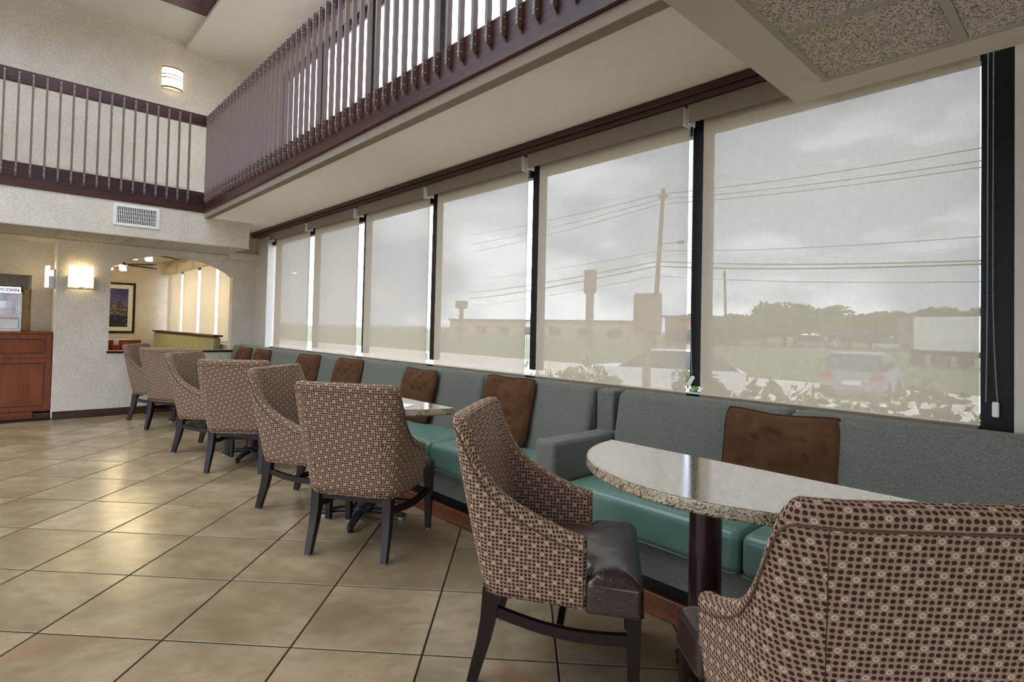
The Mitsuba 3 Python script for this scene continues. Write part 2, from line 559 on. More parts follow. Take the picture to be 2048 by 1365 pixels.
# ---- upper ceiling with the wood-lined skylight
sk = sbox(-5.2, 1.2, 1.585, 6.72)
struct('ceiling_upper', extrude_xy(sbox(XL, 0.84, 1.632, YB).difference(sk), ZC, ZC + 0.12), 'm_ceiling', 'high cream ceiling over the atrium')
struct('ceiling_step', bx(1.632, 2.75, 0.84, YB, ZC - 0.075, ZC + 0.12), 'm_ceiling', 'lower cream ceiling strip above the balcony walk')
sky_w = struct_root('window_4', 'wood-lined skylight well in the high ceiling')
put('liner', extrude_xy(sk.buffer(0.05, join_style=2).difference(sk.buffer(-0.035, join_style=2)), ZC - 0.03, ZC + 0.30), 'm_mahogany_x', sky_w)
for x in (-3.5, -1.8, -0.1):
    put('rafter', bx(x - 0.03, x + 0.03, 1.2, 6.72, ZC + 0.20, ZC + 0.29, 0.005), 'm_mahogany_y', sky_w)
put('pane', bx(-5.22, 1.6, 1.18, 6.74, ZC + 0.31, ZC + 0.311), 'm_glass', sky_w)

# ---- dropped acoustic ceiling at the near end
ZD = 2.06
dc = struct_root('ceiling_dropped', 'dropped ceiling of rough acoustic tiles inside a smooth plaster border')
outer, inner = sbox(XL, YN, 2.405, 0.845), sbox(XL + 0.13, YN + 0.13, 2.272, 0.705)
put('border', extrude_xy(outer.difference(inner), ZD, ZD + 0.24), 'm_soffit_edge', dc)
put('wall_angle', extrude_xy(inner.difference(inner.buffer(-0.018, join_style=2)), ZD + 0.002, ZD + 0.012), 'm_grid', dc)
gx = [2.272, 1.845] + [1.845 - 0.61 * k for k in range(1, 14)]
gy = [0.705, 0.305] + [0.305 - 0.61 * k for k in range(1, 9)]
for x in gx[1:]:
    if x > XL + 0.2:
        put('grid_bar', bx(x - 0.012, x + 0.012, YN + 0.13, 0.70, ZD + 0.004, ZD + 0.016), 'm_grid', dc)
for y in gy[1:]:
    put('grid_bar', bx(XL + 0.13, 2.268, y - 0.012, y + 0.012, ZD + 0.0045, ZD + 0.016), 'm_grid', dc)
far = []
for a in range(len(gx) - 1):
    for b in range(len(gy) - 1):
        m = bx(max(gx[a + 1], XL + 0.13) + 0.011, gx[a] - 0.011, max(gy[b + 1], YN + 0.13) + 0.011, gy[b] - 0.011, ZD + 0.009, ZD + 0.025, 0.003)
        if a < 3 and b < 2:
            put('ceiling_tile', m, 'm_acoustic', dc)
        else:
            far.append(m)
put('tile_field', cat_(far), 'm_acoustic', dc, kind='stuff')
struct('wall_near_upper', bx(XL, XF + 0.012, 0.80, 0.84, 2.28, ZC), 'm_wallpaper', 'upper wall above the dropped ceiling')
struct('wall_near_upper', bx(XF + 0.012, 2.75, 0.80, 0.84, 2.50, ZC), 'm_wallpaper', 'end wall of the balcony walk')

# ---- window wall
MULL = [1.365, 2.50, 3.635, 4.77, 5.905, 7.04]
JR, JL = 0.205, 7.25
struct('wall_right', cat_([bx(2.50, 2.75, YN, 13.1, -0.1, 0.775), bx(2.50, 2.75, YN, JR, 0.775, ZC), bx(XW, 2.75, JL, 8.75, 0.775, 2.5),
                           bx(2.60, 2.75, JR, JL, 2.29, 2.54), bx(2.60, 2.75, JR, 13.1, 4.29, ZC), bx(2.60, 2.75, 7.12, YB, 2.5, ZC),
                           bx(2.60, 2.75, 8.75, 13.1, 2.09, 2.5)]), 'm_beige_trim', 'beige window wall with piers')
struct('window_sill', bx(2.44, 2.64, JR, JL, 0.772, 0.790, 0.004), 'm_sill', 'wooden window sill behind the benches')


def glazed(n, label, ys, z0, z1, posts, xm=2.64, w=0.05, head=0.07):
    k = struct_root(n, label)
    fr = cat_([bx(xm - 0.02, xm + 0.05, ys[0], ys[1], z0, z0 + 0.02), bx(xm - 0.02, xm + 0.03, ys[0], ys[1], z1 - head, z1)])
    put('frame', fr, 'm_black', k)
    for y in posts:
        put('mullion', bx(xm - 0.02, xm + 0.018, y - w, y + w, z0 + 0.06, z1 - 0.07, 0.004), 'm_black', k)
    e = [ys[0]] + list(posts) + [ys[1]]
    for a, b in zip(e[:-1], e[1:]):
        if b - a > 0.2:
            put('pane', bx(xm + 0.010, xm + 0.011, a + (w if a in posts else 0), b - (w if b in posts else 0), z0 + 0.06, z1 - 0.07), 'm_glass', k)
    return k


w1 = glazed('window_1', 'row of tall black-framed windows along the benches', (JR, JL), 0.785, 2.29, MULL, head=0.168)
put('end_post', bx(XW, 2.70, JR, 0.297, 0.785, 2.29, 0.003), 'm_black', w1)
put('jamb', bx(XW - 0.002, 2.66, JL - 0.006, JL + 0.01, 0.785, 2.29), 'm_white', w1, label='white jamb board')
w2 = glazed('window_2', 'upper row of dark-framed windows behind the balcony railing', (0.90, 7.12), 2.53, 4.29, [v for v in MULL] , xm=2.64, w=0.04)
struct('trim_3', cat_([bx(2.455, 2.60, 0.80, 7.60, 2.262, ZS, 0.004), bx(2.47, 2.60, 0.80, 7.60, 2.236, 2.264, 0.004)]), 'm_mahogany_y', 'dark red-brown wood trim along the ceiling above the blinds')

# ---- far walls of the atrium, out of view (glazed left side, plain near side)
lw = sbox(YN, 0, YB, ZC)
for y in np.arange(-4.8, 6.0, 1.78):
    lw = lw.difference(sbox(y, 0.06, y + 1.7, 2.0 if y < 0.9 else 2.28))
for y in np.arange(1.2, 7.0, 1.6):
    lw = lw.difference(sbox(y, 2.6, y + 1.5, 4.4))
struct('wall_left', extrude_yz(lw, XL - 0.12, XL), 'm_wallpaper', 'left wall of the atrium with its windows')
w5 = struct_root('window_5', 'windows of the left wall')
for y in np.arange(-4.8, 6.0, 1.78):
    put('pane', bx(XL - 0.06, XL - 0.059, y, y + 1.7, 0.06, 2.0 if y < 0.9 else 2.28), 'm_glass', w5)
for y in np.arange(1.2, 7.0, 1.6):
    put('pane', bx(XL - 0.06, XL - 0.059, y, y + 1.5, 2.6, 4.4), 'm_glass', w5)
nw = sbox(XL, 0, 2.75, 2.3)
for x in np.arange(-6.2, 1.5, 1.78):
    nw = nw.difference(sbox(x, 0.06, x + 1.7, 2.02))
struct('wall_near', extrude_xz(nw, YN - 0.12, YN), 'm_wallpaper', 'near wall of the room with its windows')
w6 = struct_root('window_6', 'windows of the near wall')
for x in np.arange(-6.2, 1.5, 1.78):
    put('pane', bx(x, x + 1.7, YN - 0.06, YN - 0.059, 0.06, 2.02), 'm_glass', w6)

# ---- alcove on the left (popcorn corner)
struct('alcove_wall', cat_([bx(0.46, 0.58, YB + 0.12, 8.42, 0, 2.3), bx(0.268, 0.58, 8.30, 8.42, 0, 2.3), bx(XL, 0.268, 8.30, 8.42, 1.60, 2.3),
                            bx(XL, 0.58, 9.3, 9.42, 0, 2.3), bx(0.268, 0.35, 8.42, 9.3, 0, 2.3), bx(XL - 0.12, XL, YB, 9.42, 0, 2.3)]), 'm_wallpaper',
       'beige walls of the popcorn alcove')
struct('alcove_ceiling', bx(XL, 0.46, YB + 0.12, 9.3, 1.985, 2.05), 'm_ceiling', 'ceiling of the popcorn alcove')

# ---- room seen through the arch
struct('room_wall', cat_([bx(0.58, 2.75, 13.1, 13.22, 0, 2.4), bx(0.46, 0.58, 8.42, 13.22, 0, 2.4)]), 'm_wallpaper', 'beige walls of the room behind the arch')
struct('room_ceiling', bx(0.58, 2.75, YB + 0.12, 13.1, 2.27, 2.4), 'm_ceiling', 'cream ceiling of the room behind the arch')
w3 = glazed('window_3', 'blinded windows of the room behind the arch', (8.75, 13.0), 0.785, 2.10, [9.4, 10.5, 11.65, 12.7])

# ================================================================== BALCONY RAILING
SC = cat_([trimesh.creation.icosphere(1, 0.005)])


def railing(axis, lo, hi, label, marks):
    k = thing('balcony_railing', label, 'railing')
    if axis == 'x':
        put('fascia_board', bx(lo, hi, YF, YF + 0.045, 2.345, 2.575, 0.004), 'm_mahogany_x', k)
        put('top_rail', bx(lo, hi, YF, YF + 0.045, 3.33, 3.455, 0.004), 'm_mahogany_x', k)
    else:
        put('fascia_board', bx(XF, XF + 0.045, lo, 4.30, 2.375, 2.575, 0.004), 'm_mahogany_y', k)
        put('fascia_board', bx(XF, XF + 0.045, 4.303, hi, 2.375, 2.575, 0.004), 'm_mahogany_y', k)
        put('bead_moulding', bx(XF - 0.010, XF + 0.045, lo, hi, 2.345, 2.376, 0.006), 'm_mahogany_y', k)
        put('top_rail', bx(XF, XF + 0.045, lo, hi, 3.33, 3.455, 0.004), 'm_mahogany_y', k)
    w, d = 0.0085, 0.029
    prof = Polygon([(0, 2.47), (-d * 0.55, 2.435), (-d, 2.465), (-d, 3.425), (0, 3.425)])
    m = extrude_xz(prof, -w, w)      # x = depth, y = width
    if axis == 'x':
        m.apply_transform(trimesh.transformations.rotation_matrix(PI / 2, (0, 0, 1)))
    dct = mikit.ply(m, 'm_baluster')
    sc = []
    for v in marks:
        t = T().translate((v, YF, 0)) if axis == 'x' else T().translate((XF, v, 0))
        share('baluster', dct, k, t)
        for z in (2.49, 2.54, 3.355, 3.41):
            s = trimesh.creation.icosphere(1, 0.0048)
            s.apply_translation((v, YF - d, z) if axis == 'x' else (XF - d, v, z))
            sc.append(s)
            if axis == 'y':
                s = trimesh.creation.icosphere(1, 0.0048)
                s.apply_translation((XF - d * 0.5, v - w, z))
                sc.append(s)
    put('screws', cat_(sc), 'm_screw', k, kind='stuff', label='small bright screw heads')
    return k


railing('x', XL, XF + 0.045, 'dark brown balcony railing along the back wall with thin upright bars', [1.518 - 0.1035 * k for k in range(0, 40)])
railing('y', 0.85, YF, 'dark brown balcony railing running above the benches in front of the bright upper windows',
        [1.433 + 0.104 * k for k in range(-5, 52)])

# ================================================================== SCONCES


def wall_sconce(label, at, face, glow, group=None):
    """glass box sconce; face: 'y' looks to -y, 'x' looks to -x"""
    k = thing('wall_sconce', label, 'wall lamp', group)
    x, y, z = at
    n = 12
    V = []
    for s in np.linspace(-1, 1, n):
        V.append((0.108 * s, -0.055 - 0.032 * (1 - s * s)))
    pl = Polygon(V + [(0.100, -0.045), (-0.100, -0.045)])
    sh = Polygon(V).buffer(0.0)
    path = np.array(V)
    ring = shapely.LineString(path).buffer(0.004, cap_style=2)
    shade = extrude_xy(ring, 0, 0.235)
    bulb = rbox(-0.07, 0.07, -0.045, -0.025, 0.05, 0.19, 0.01)
    parts = [('glass_shade', shade, 'm_frost', True), ('backplate', bx(-0.10, 0.10, -0.022, 0, 0.0, 0.20, 0.004), 'm_steel', False),
             ('bracket', cat_([bx(-0.122, 0.122, -0.06, -0.045, -0.024, -0.004, 0.003), bx(-0.124, -0.112, -0.06, 0, -0.024, 0.12, 0.003),
                               bx(0.112, 0.124, -0.06, 0, -0.024, 0.12, 0.003), bx(-0.02, 0.02, -0.095, -0.05, -0.02, 0.002, 0.003)]), 'm_steel', False)]
    rot = 0 if face == 'y' else -90
    tw = T().translate((x, y, z)).rotate([0, 0, 1], rot)
    for nme, m, mt, em in parts:
        kk = name(nme, k)
        scene[kk] = mikit.ply(m, mt, smooth=False)
        scene[kk]['to_world'] = tw
        if em:
            scene[kk]['emitter'] = {'type': 'area', 'radiance': rgb(glow)}
    kk = name('bulb', k)
    scene[kk] = mikit.ply(bulb, 'm_white', smooth=True)
    scene[kk]['to_world'] = tw
    scene[kk]['emitter'] = {'type': 'area', 'radiance': rgb([v * 2.5 for v in glow])}
    return k


GLOW = [3.2, 2.6, 1.4]
wall_sconce('glowing glass wall sconce on the wallpaper left of the arched opening', (0.665, YB - 0.001, 1.462), 'y', GLOW)
wall_sconce('glowing glass wall sconce seen edge-on on the side of the pillar above the cabinet', (0.459, 8.0, 1.462), 'x', GLOW)

k = thing('upper_sconce', 'curved glowing wall lamp with brown bands above the balcony railing', 'wall lamp')
xs_, W_ = 1.488, 0.112
cv = [(xs_ + W_ * s, YB - 0.012 - 0.085 * math.sqrt(max(0, 1 - (0.96 * s) ** 2))) for s in np.linspace(-1, 1, 17)]
kk = put('glass_shade', extrude_xy(shapely.LineString(cv).buffer(0.003, cap_style=2), 3.955, 4.195), 'm_frost', k)
scene[kk]['emitter'] = {'type': 'area', 'radiance': rgb([1.9, 1.5, 1.05])}
for z, h in ((3.948, 0.012), (4.188, 0.012), (4.062, 0.006), (4.104, 0.006)):
    put('band', extrude_xy(shapely.LineString(cv).buffer(0.006, cap_style=2), z, z + h), 'm_plinth', k)
put('backplate', bx(xs_ - 0.11, xs_ + 0.11, YB - 0.014, YB - 0.001, 3.95, 4.2, 0.003), 'm_white', k)

# ================================================================== AIR VENT
k = thing('air_vent', 'white metal air vent grille on the soffit below the balcony', 'vent')
yv = YF + 0.016
put('frame', extrude_xz(sbox(0.845, 2.095, 1.258, 2.318).difference(sbox(0.873, 2.123, 1.230, 2.290)), yv - 0.012, yv), 'm_white', k)
put('backing', bx(0.87, 1.233, yv - 0.003, yv - 0.001, 2.12, 2.293), 'm_vent_dark', k)
for i in range(22):
    x = 0.881 + i * 0.0163
    put('louver', bx(x - 0.0028, x + 0.0028, yv - 0.010, yv - 0.002, 2.123, 2.290), 'm_white', k)
for z in (2.165, 2.207, 2.248):
    put('crossbar', bx(0.873, 1.230, yv - 0.006, yv - 0.003, z - 0.002, z + 0.002), 'm_white', k)

# ================================================================== ROLLER BLINDS
BL = [(0.300, 1.330), (1.405, 2.440), (2.539, 3.550), (3.653, 4.690), (4.828, 5.830), (5.949, 6.970)]
names = ['see-through roller blind on the rightmost wide window, showing trees and a white trailer', 'see-through roller blind with the sign and utility pole behind it, second window from the right',
         'roller blind on the third window from the right, a low sign faint behind it', 'roller blind on the fourth window from the right, plain cream',
         'roller blind on the second window from the back wall', 'roller blind nearest the back wall corner']
for i, (y0, y1) in enumerate(BL):
    k = thing('roller_blind', names[i], 'blind', 'roller blinds on the lower windows')
    put('screen_cloth', trimesh.Trimesh([[XW, y0, 0.80], [XW, y1, 0.80], [XW, y1, 2.21], [XW, y0, 2.21]], [[0, 2, 1], [0, 3, 2]], process=False), 'm_screen', k)
    put('hem_bar', bx(XW - 0.006, XW + 0.006, y0, y1, 0.792, 0.812, 0.003), 'm_valance', k)
    ve0, ve1 = y0 - 0.002, y1 + 0.048
    put('valance', cat_([bx(2.500, 2.508, ve0, ve1, 2.146, 2.236, 0.002), bx(2.500, 2.556, ve0, ve1, 2.228, 2.236)]), 'm_valance', k)
    put('end_cap', bx(2.502, 2.565, ve1 - 0.004, ve1 + 0.002, 2.140, 2.236, 0.001), 'm_white', k)
    put('end_cap', bx(2.502, 2.565, ve0 - 0.002, ve0 + 0.004, 2.140, 2.236, 0.001), 'm_white', k)
    put('roller_tube', tube([[2.535, y0, 2.195], [2.535, y1, 2.195]], 0.021, 14), 'm_valance', k, smooth=40)
    # bead chain hanging by the gap at the right-hand edge, with its tensioner
    yc = y0 - 0.022 if i else 0.270
    z_end = 0.87 + 0.01 * (i % 3)
    bead = trimesh.creation.icosphere(1, 0.0021)
    beads = []
    for z in np.arange(z_end + 0.03, 2.15, 0.0058):
        t = np.clip((1.35 - z) / 0.5, 0, 1) ** 2
        for s in (-1, 1):
            b = bead.copy()
            b.apply_translation((2.548, yc + s * 0.007 * (1 + 0.5 * t) - (0.012 * t if s < 0 else 0), z))
            beads.append(b)
    put('bead_chain', cat_(beads), 'm_chain', k, kind='stuff', smooth=True)
    wt = bx(2.542, 2.554, yc - 0.024, yc - 0.006, z_end - 0.022, z_end + 0.030, 0.003)
    if i in (1, 2):
        wt.apply_transform(trimesh.transformations.rotation_matrix(0.5, (1, 0, 0), (2.548, yc, z_end)))
    put('chain_tensioner', wt, 'm_white', k)

r2 = [(8.72, 9.36, 'room blind nearest the right edge of the arch'), (9.52, 10.42, 'middle room blind seen through the arch'),
      (10.60, 11.62, 'room blind left of the middle seen through the arch'), (11.78, 12.92, 'farthest room blind seen through the arch')]
for y0, y1, lb in r2:
    k = thing('room_blind', lb, 'blind', 'blinds of the room behind the arch')
    put('screen_cloth', trimesh.Trimesh([[XW, y0, 0.80], [XW, y1, 0.80], [XW, y1, 2.07], [XW, y0, 2.07]], [[0, 2, 1], [0, 3, 2]], process=False), 'm_blackout', k)
    put('valance', bx(2.47, 2.56, y0 - 0.02, y1 + 0.05, 2.04, 2.17, 0.003), 'm_beige_trim', k)

# ================================================================== CHAIRS
ZB_, ZT_ = 0.292, 0.842


def top_h(x):
    return float(np.interp(x, [-0.36, -0.315, -0.300, -0.275, -0.24, -0.20, -0.15, -0.10, -0.04, 0.03, 0.09],
                           [0.842, 0.842, 0.834, 0.775, 0.705, 0.650, 0.606, 0.577, 0.548, 0.520, 0.503]))


def plan(t, r):
    """outer plan point at t in [0,1] (0 back centre, 1 arm front) and rake fraction r"""
    W = 0.232 + 0.074 * r
    W += 0.014 * (1 - r) * float(np.clip((t - 0.5) / 0.5, 0, 1))
    xb = -0.232 - 0.112 * r
    xc = -0.075
    if t < 0.62:
        a = t / 0.62 * PI / 2
        n = 2 / 5.2
        return xc - (xc - xb) * max(math.cos(a), 0) ** n, W * math.sin(a) ** n if a > 0 else 0.0
    s = (t - 0.62) / 0.38
    return xc + s * (0.088 - xc), W + 0.0


TS = np.linspace(-1, 1, 111)
SEAM = 0.30909
_RG = np.linspace(-0.05, 1.05, 56)
_FG = np.linspace(0, 1, 201)
_TD = np.linspace(0, 1, 900)
_PG, _LG = [], []
for _r in _RG:
    _q = np.array([plan(t, max(_r, 0.0)) for t in _TD])
    _c = np.concatenate([[0], np.cumsum(np.linalg.norm(np.diff(_q, axis=0), axis=1))])
    _LG.append(_c[-1])
    _PG.append(np.c_[np.interp(_FG * _c[-1], _c, _q[:, 0]), np.interp(_FG * _c[-1], _c, _q[:, 1])])
_PG, _LG = np.array(_PG), np.array(_LG)


def plan_s(f, r):
    """outer plan point at the signed share f of the way from the back centre to an arm front"""
    a = np.clip((r - _RG[0]) / (_RG[1] - _RG[0]), 0, len(_RG) - 1.001)
    i = int(a)
    row = _PG[i] * (1 - a + i) + _PG[i + 1] * (a - i)
    x, y = np.interp(abs(f), _FG, row[:, 0]), np.interp(abs(f), _FG, row[:, 1])
    return np.array([x, math.copysign(y, f) if f else 0.0])


def plan_u(f, r):
    return f * float(np.interp(r, _RG, _LG))


def plan_n(t, r):
    e = 0.012
    a, b = plan_s(max(-1, t - e), r), plan_s(min(1, t + e), r)
    d = b - a
    d /= np.linalg.norm(d) + 1e-9
    return np.array([d[1], -d[0]])      # points inward


def chair_shell():
    V, UV = [], []
    nv = 13
    tops = []
    for t in TS:
        x = plan_s(t, 1.0)[0]
        h = top_h(x)
        for _ in range(4):
            r = (h - ZB_) / (ZT_ - ZB_)
            h = top_h(plan_s(t, r)[0])
        tops.append(h)
    tops = np.array(tops)
    tops = np.convolve(np.pad(tops, 2, 'edge'), [0.1, 0.2, 0.4, 0.2, 0.1], 'valid')
    rows = []
    welt = []
    ut = np.array([plan_u(t, (h - ZB_) / (ZT_ - ZB_)) for t, h in zip(TS, tops)])
    slope = np.gradient(tops, ut)
    for k, t in enumerate(TS):
        h = tops[k]
        ro = []
        th = 0.060 - 0.012 * abs(t)
        for v in np.linspace(0, 1, nv):
            z = ZB_ + v * (h - 0.022 - ZB_)
            r = (z - ZB_) / (ZT_ - ZB_)
            p = plan_s(t, r)
            bulge = 0.004 * math.sin(PI * v)
            p = p - plan_n(t, r) * bulge
            ro.append((p[0], p[1], z, plan_u(t, r), z))
        r = (h - ZB_) / (ZT_ - ZB_)
        n = plan_n(t, r)
        p0 = plan_s(t, (h - 0.022 - ZB_) / (ZT_ - ZB_))
        q = plan_s(t, (h - 0.040 - ZB_) / (ZT_ - ZB_)) - n * 0.0035
        welt.append((q[0], q[1], h - 0.040))
        al, last = 0.0, (0.0, h - 0.022)
        for a in np.linspace(0, PI, 9)[1:-1]:
            off = th / 2 * (1 - math.cos(a))
            z = h - 0.022 + 0.022 * math.sin(a) ** 0.7
            al, last = al + math.hypot(off - last[0], z - last[1]), (off, z)
            g_ = slope[k] / math.hypot(1, slope[k])
            ro.append((p0[0] + n[0] * off, p0[1] + n[1] * off, z, plan_u(t, r) - g_ * al, h - 0.022 + al / math.hypot(1, slope[k])))
        for v in np.concatenate([[1.0], np.linspace(1, 0, 9)]):
            z = 0.34 + v * (h - 0.022 - 0.34)
            r = (z - ZB_) / (ZT_ - ZB_)
            pp = plan_s(t, r)
            nn = plan_n(t, r)
            o = th + 0.012 * (1 - v)
            ro.append((pp[0] + nn[0] * o, pp[1] + nn[1] * o, z, plan_u(t, r), h + th if len(ro) == nv + 7 else 3.0 - z))
        rows.append(ro)
    A = np.array(rows)
    n, m = A.shape[:2]
    # three cloth panels that meet in a seam at each back edge: the back panel hangs from its middle, the side panels from the arm fronts
    cut = [int(np.argmin(np.abs(TS + SEAM))), int(np.argmin(np.abs(TS - SEAM)))]
    idx = list(range(0, cut[0] + 1)) + list(range(cut[0], cut[1] + 1)) + list(range(cut[1], n))
    pan = [0] * (cut[0] + 1) + [1] * (cut[1] - cut[0] + 1) + [2] * (n - cut[1])
    A = A[idx]
    for q, (i, p) in enumerate(zip(idx, pan)):
        if p != 1:
            r = np.clip((A[q, :, 2] - ZB_) / (ZT_ - ZB_), 0, 1)
            A[q, :, 3] -= [(1 if p == 2 else -1) * float(np.interp(v, _RG, _LG)) for v in r]
    n = len(A)
    V = A[..., :3].reshape(-1, 3)
    UV = A[..., 3:].reshape(-1, 2) + 5.0
    F = []
    for i in range(n - 1):
        if pan[i] != pan[i + 1]:
            continue
        for j in range(m - 1):
            a, b, c, d = i * m + j, i * m + j + 1, (i + 1) * m + j + 1, (i + 1) * m + j
            F += [[a, d, c], [a, c, b]]
        a, d = i * m, (i + 1) * m
        b, c = i * m + m - 1, (i + 1) * m + m - 1
        F += [[a, b, c], [a, c, d]]
    # rounded arm fronts
    for i, fl in ((0, False), (n - 1, True)):
        ring = A[i]
        L = len(V)
        cen = ring[:, :3].mean(0)
        rv = ring[:, :3].copy()
        mid2 = rv * 0.55 + np.array([cen[0], cen[1], 0]) * 0.45
        mid2[:, 2] = rv[:, 2] * 0.93 + cen[2] * 0.07
        mid2[:, 0] += 0.010
        V = np.vstack([V, rv, mid2, cen + [0.012, 0, 0]])
        uvf = np.c_[rv[:, 1], rv[:, 2]] + 5.0
        UV = np.vstack([UV, uvf, np.c_[mid2[:, 1], mid2[:, 2]] + 5.0, [[cen[1] + 5, cen[2] + 5]]])
        for j in range(m):
            q = (j + 1) % m
            f = [[L + j, L + q, L + m + q], [L + j, L + m + q, L + m + j], [L + m + j, L + m + q, L + 2 * m]]
            F += [g_[::-1] for g_ in f] if fl else f
    mesh = trimesh.Trimesh(V, F, process=False)
    return mesh, UV, np.array(welt)


shell, shell_uv, welt = chair_shell()
if shell.volume < 0:
    shell.invert()
# outward check on the outer back: face normals there must look to -x
D = {}
D['shell'] = mikit.ply(shell, 'm_dots', smooth=True, uv=shell_uv)
w_front = lambda s: np.array([[0.090, s * y, z] for y, z in ((0.262, 0.462), (0.259, 0.40), (0.252, 0.34), (0.247, 0.297))])
D['piping'] = mikit.ply(cat_([tube(welt, 0.0022, 6), tube(w_front(1), 0.0016, 6), tube(w_front(-1), 0.0016, 6)]), 'm_piping', smooth=True)
sm = []
for s in (-1, 1):
    P = []
    for z in np.linspace(ZB_ + 0.002, 0.795, 16):
        r = (z - ZB_) / (ZT_ - ZB_)
        p = plan_s(s * SEAM, r) - plan_n(s * SEAM, r) * (0.0042 * math.sin(PI * (z - ZB_) / 0.53) + 0.0002)
        P.append((p[0], p[1], z))
    sm.append(mikit.ply(tube(P, 0.0009, 5), 'm_seam', smooth=True))
# seat
op = Polygon([(-0.20, -0.17), (0.095, -0.188), (0.098, -0.252), (0.110, -0.262), (0.250, -0.264), (0.262, -0.252),
              (0.262, 0.252), (0.250, 0.264), (0.110, 0.262), (0.098, 0.252), (0.095, 0.188), (-0.20, 0.17)])
cs = m3.CrossSection([np.array(op.exterior.coords)[:-1]])
sm_ = m3.Manifold.extrude(cs, 0.12, 8).refine_to_length(0.016)


def seat_warp(v):
    v = np.array(v)
    xy = v[:, :2]
    d = shapely.distance(op.exterior, shapely.points(xy))
    t = v[:, 2] / 0.12
    crown = 0.378 + 0.034 * (1 - np.exp(-d / 0.035)) + 0.010 * np.exp(-((xy[:, 0] - 0.05) ** 2 + xy[:, 1] ** 2) / 0.03)
    edge = np.clip(1 - d / 0.012, 0, 1)
    z = 0.293 + t * (crown - 0.293) - 0.006 * edge ** 2 * t
    # the walls bulge a little
    v[:, 2] = z
    return v


seat = tm(sm_.warp_batch(seat_warp))
wr = (meshkit.fbm(seat.vertices * [9, 14, 9] + 3.0, 3, 5) - 0.5) * 0.008
up_ = np.clip((seat.vertices[:, 2] - 0.37) / 0.03, 0, 1)
seat.vertices[:, 2] += wr * up_
D['seat'] = mikit.ply(seat, 'm_leather', smooth=45)
D['welt_seat'] = mikit.ply(tube(np.array([(x, y, 0.294) for x, y in np.array(op.exterior.coords)[2:10]]), 0.0028, 6), 'm_seam', smooth=True)
legs = []
for s in (1, -1):
    legs.append(('leg', mikit.ply(loft([(-0.250 , s * 0.196, 0.006, 0.0165, 0.014), (-0.236, s * 0.194, 0.06, 0.0185, 0.016), (-0.217, s * 0.191, 0.13, 0.021, 0.018),
                                        (-0.202, s * 0.188, 0.21, 0.024, 0.020), (-0.194, s * 0.186, 0.30, 0.027, 0.022)]), 'm_leg', smooth=30)))
    legs.append(('leg', mikit.ply(loft([(0.238, s * 0.238, 0.006, 0.0135, 0.0135), (0.237, s * 0.238, 0.15, 0.018, 0.018), (0.236, s * 0.237, 0.30, 0.021, 0.021)]), 'm_leg')))
strs = []
for s in (1, -1):
    P = []
    for u in np.linspace(0, 1, 11):
        x = -0.195 + u * 0.415
        P.append((x, s * (0.192 + 0.044 * u), 0.232 - 0.028 * math.sin(PI * u * 0.9) - 0.006 * u))
    P = np.array(P)
    V, F = [], []
    for q in P:
        V += [[q[0], q[1] - 0.009, q[2] - 0.016], [q[0], q[1] + 0.009, q[2] - 0.016], [q[0], q[1] + 0.009, q[2] + 0.016], [q[0], q[1] - 0.009, q[2] + 0.016]]
    for a in range(10):
        for b in range(4):
            c_ = (b + 1) % 4
            F += [[4 * a + b, 4 * a + c_, 4 * a + 4 + c_], [4 * a + b, 4 * a + 4 + c_, 4 * a + 4 + b]]
    F += [[0, 2, 1], [0, 3, 2], [40, 41, 42], [40, 42, 43]]
    q = trimesh.Trimesh(V, F, process=False)
    if q.volume < 0:
        q.invert()
    strs.append(mikit.ply(q, 'm_leg', smooth=30))
strs.append(mikit.ply(bx(0.010, 0.030, -0.212, 0.212, 0.194, 0.222, 0.003), 'm_leg'))
apron = mikit.ply(cat_([bx(-0.205, -0.185, -0.17, 0.17, 0.262, 0.298), bx(0.228, 0.244, -0.22, 0.22, 0.262, 0.296)]), 'm_leg')
glides = [mikit.ply(cyl(x, y, 0, 0.007, 0.011, 12), 'm_glide') for x, y in ((-0.25, 0.196), (-0.25, -0.196), (0.238, 0.238), (0.238, -0.238))]

CH = [('A', 1.451, 1.246, -54.1, 'dotted tub chair turned sideways, shiny brown leather seat in view, before the bench arm'),
      ('B', 1.387, 0.399, 46.9, 'large dotted tub chair seen from behind, cut by the bottom right corner'),
      ('C', 1.465, 2.555, 35.3, 'dotted tub chair seen from behind standing before the granite table with the paper on it'),
      ('D', 1.478, 4.46, 48.9, 'fourth dotted tub chair from the back wall, seen from behind, iron table base beyond'),
      ('E', 1.497, 3.297, -55.2, 'dotted tub chair turned right, half hidden by the chair before the paper table'),
      ('F', 1.446, 5.217, -44.6, 'third dotted tub chair from the back wall, turned sideways to the right'),
      ('G', 1.457, 6.461, 37.0, 'second dotted tub chair from the back wall, seen from behind'),
      ('H', 1.417, 7.216, -34.9, 'dotted tub chair nearest the back wall under the arched opening')]
for nm, x, y, a, lb in CH:
    k = thing('tub_chair', lb, 'chair', 'dotted tub chairs along the benches')
    tw = T().translate((x, y, 0)).rotate([0, 0, 1], a)
    share('shell', D['shell'], k, tw)
    share('piping', D['piping'], k, tw)
    for d_ in sm:
        share('back_seam', d_, k, tw)
    share('seat', D['seat'], k, tw)
    share('seat_welt', D['welt_seat'], k, tw)
    for n_, d_ in legs:
        share(n_, d_, k, tw)
    for d_ in strs:
        share('stretcher', d_, k, tw)
    share('seat_rail', apron, k, tw)
    for d_ in glides:
        share('foot_glide', d_, k, tw)
    labels[k + '__seat'] = {'label': 'dark brown leather seat'}

# ================================================================== TABLES


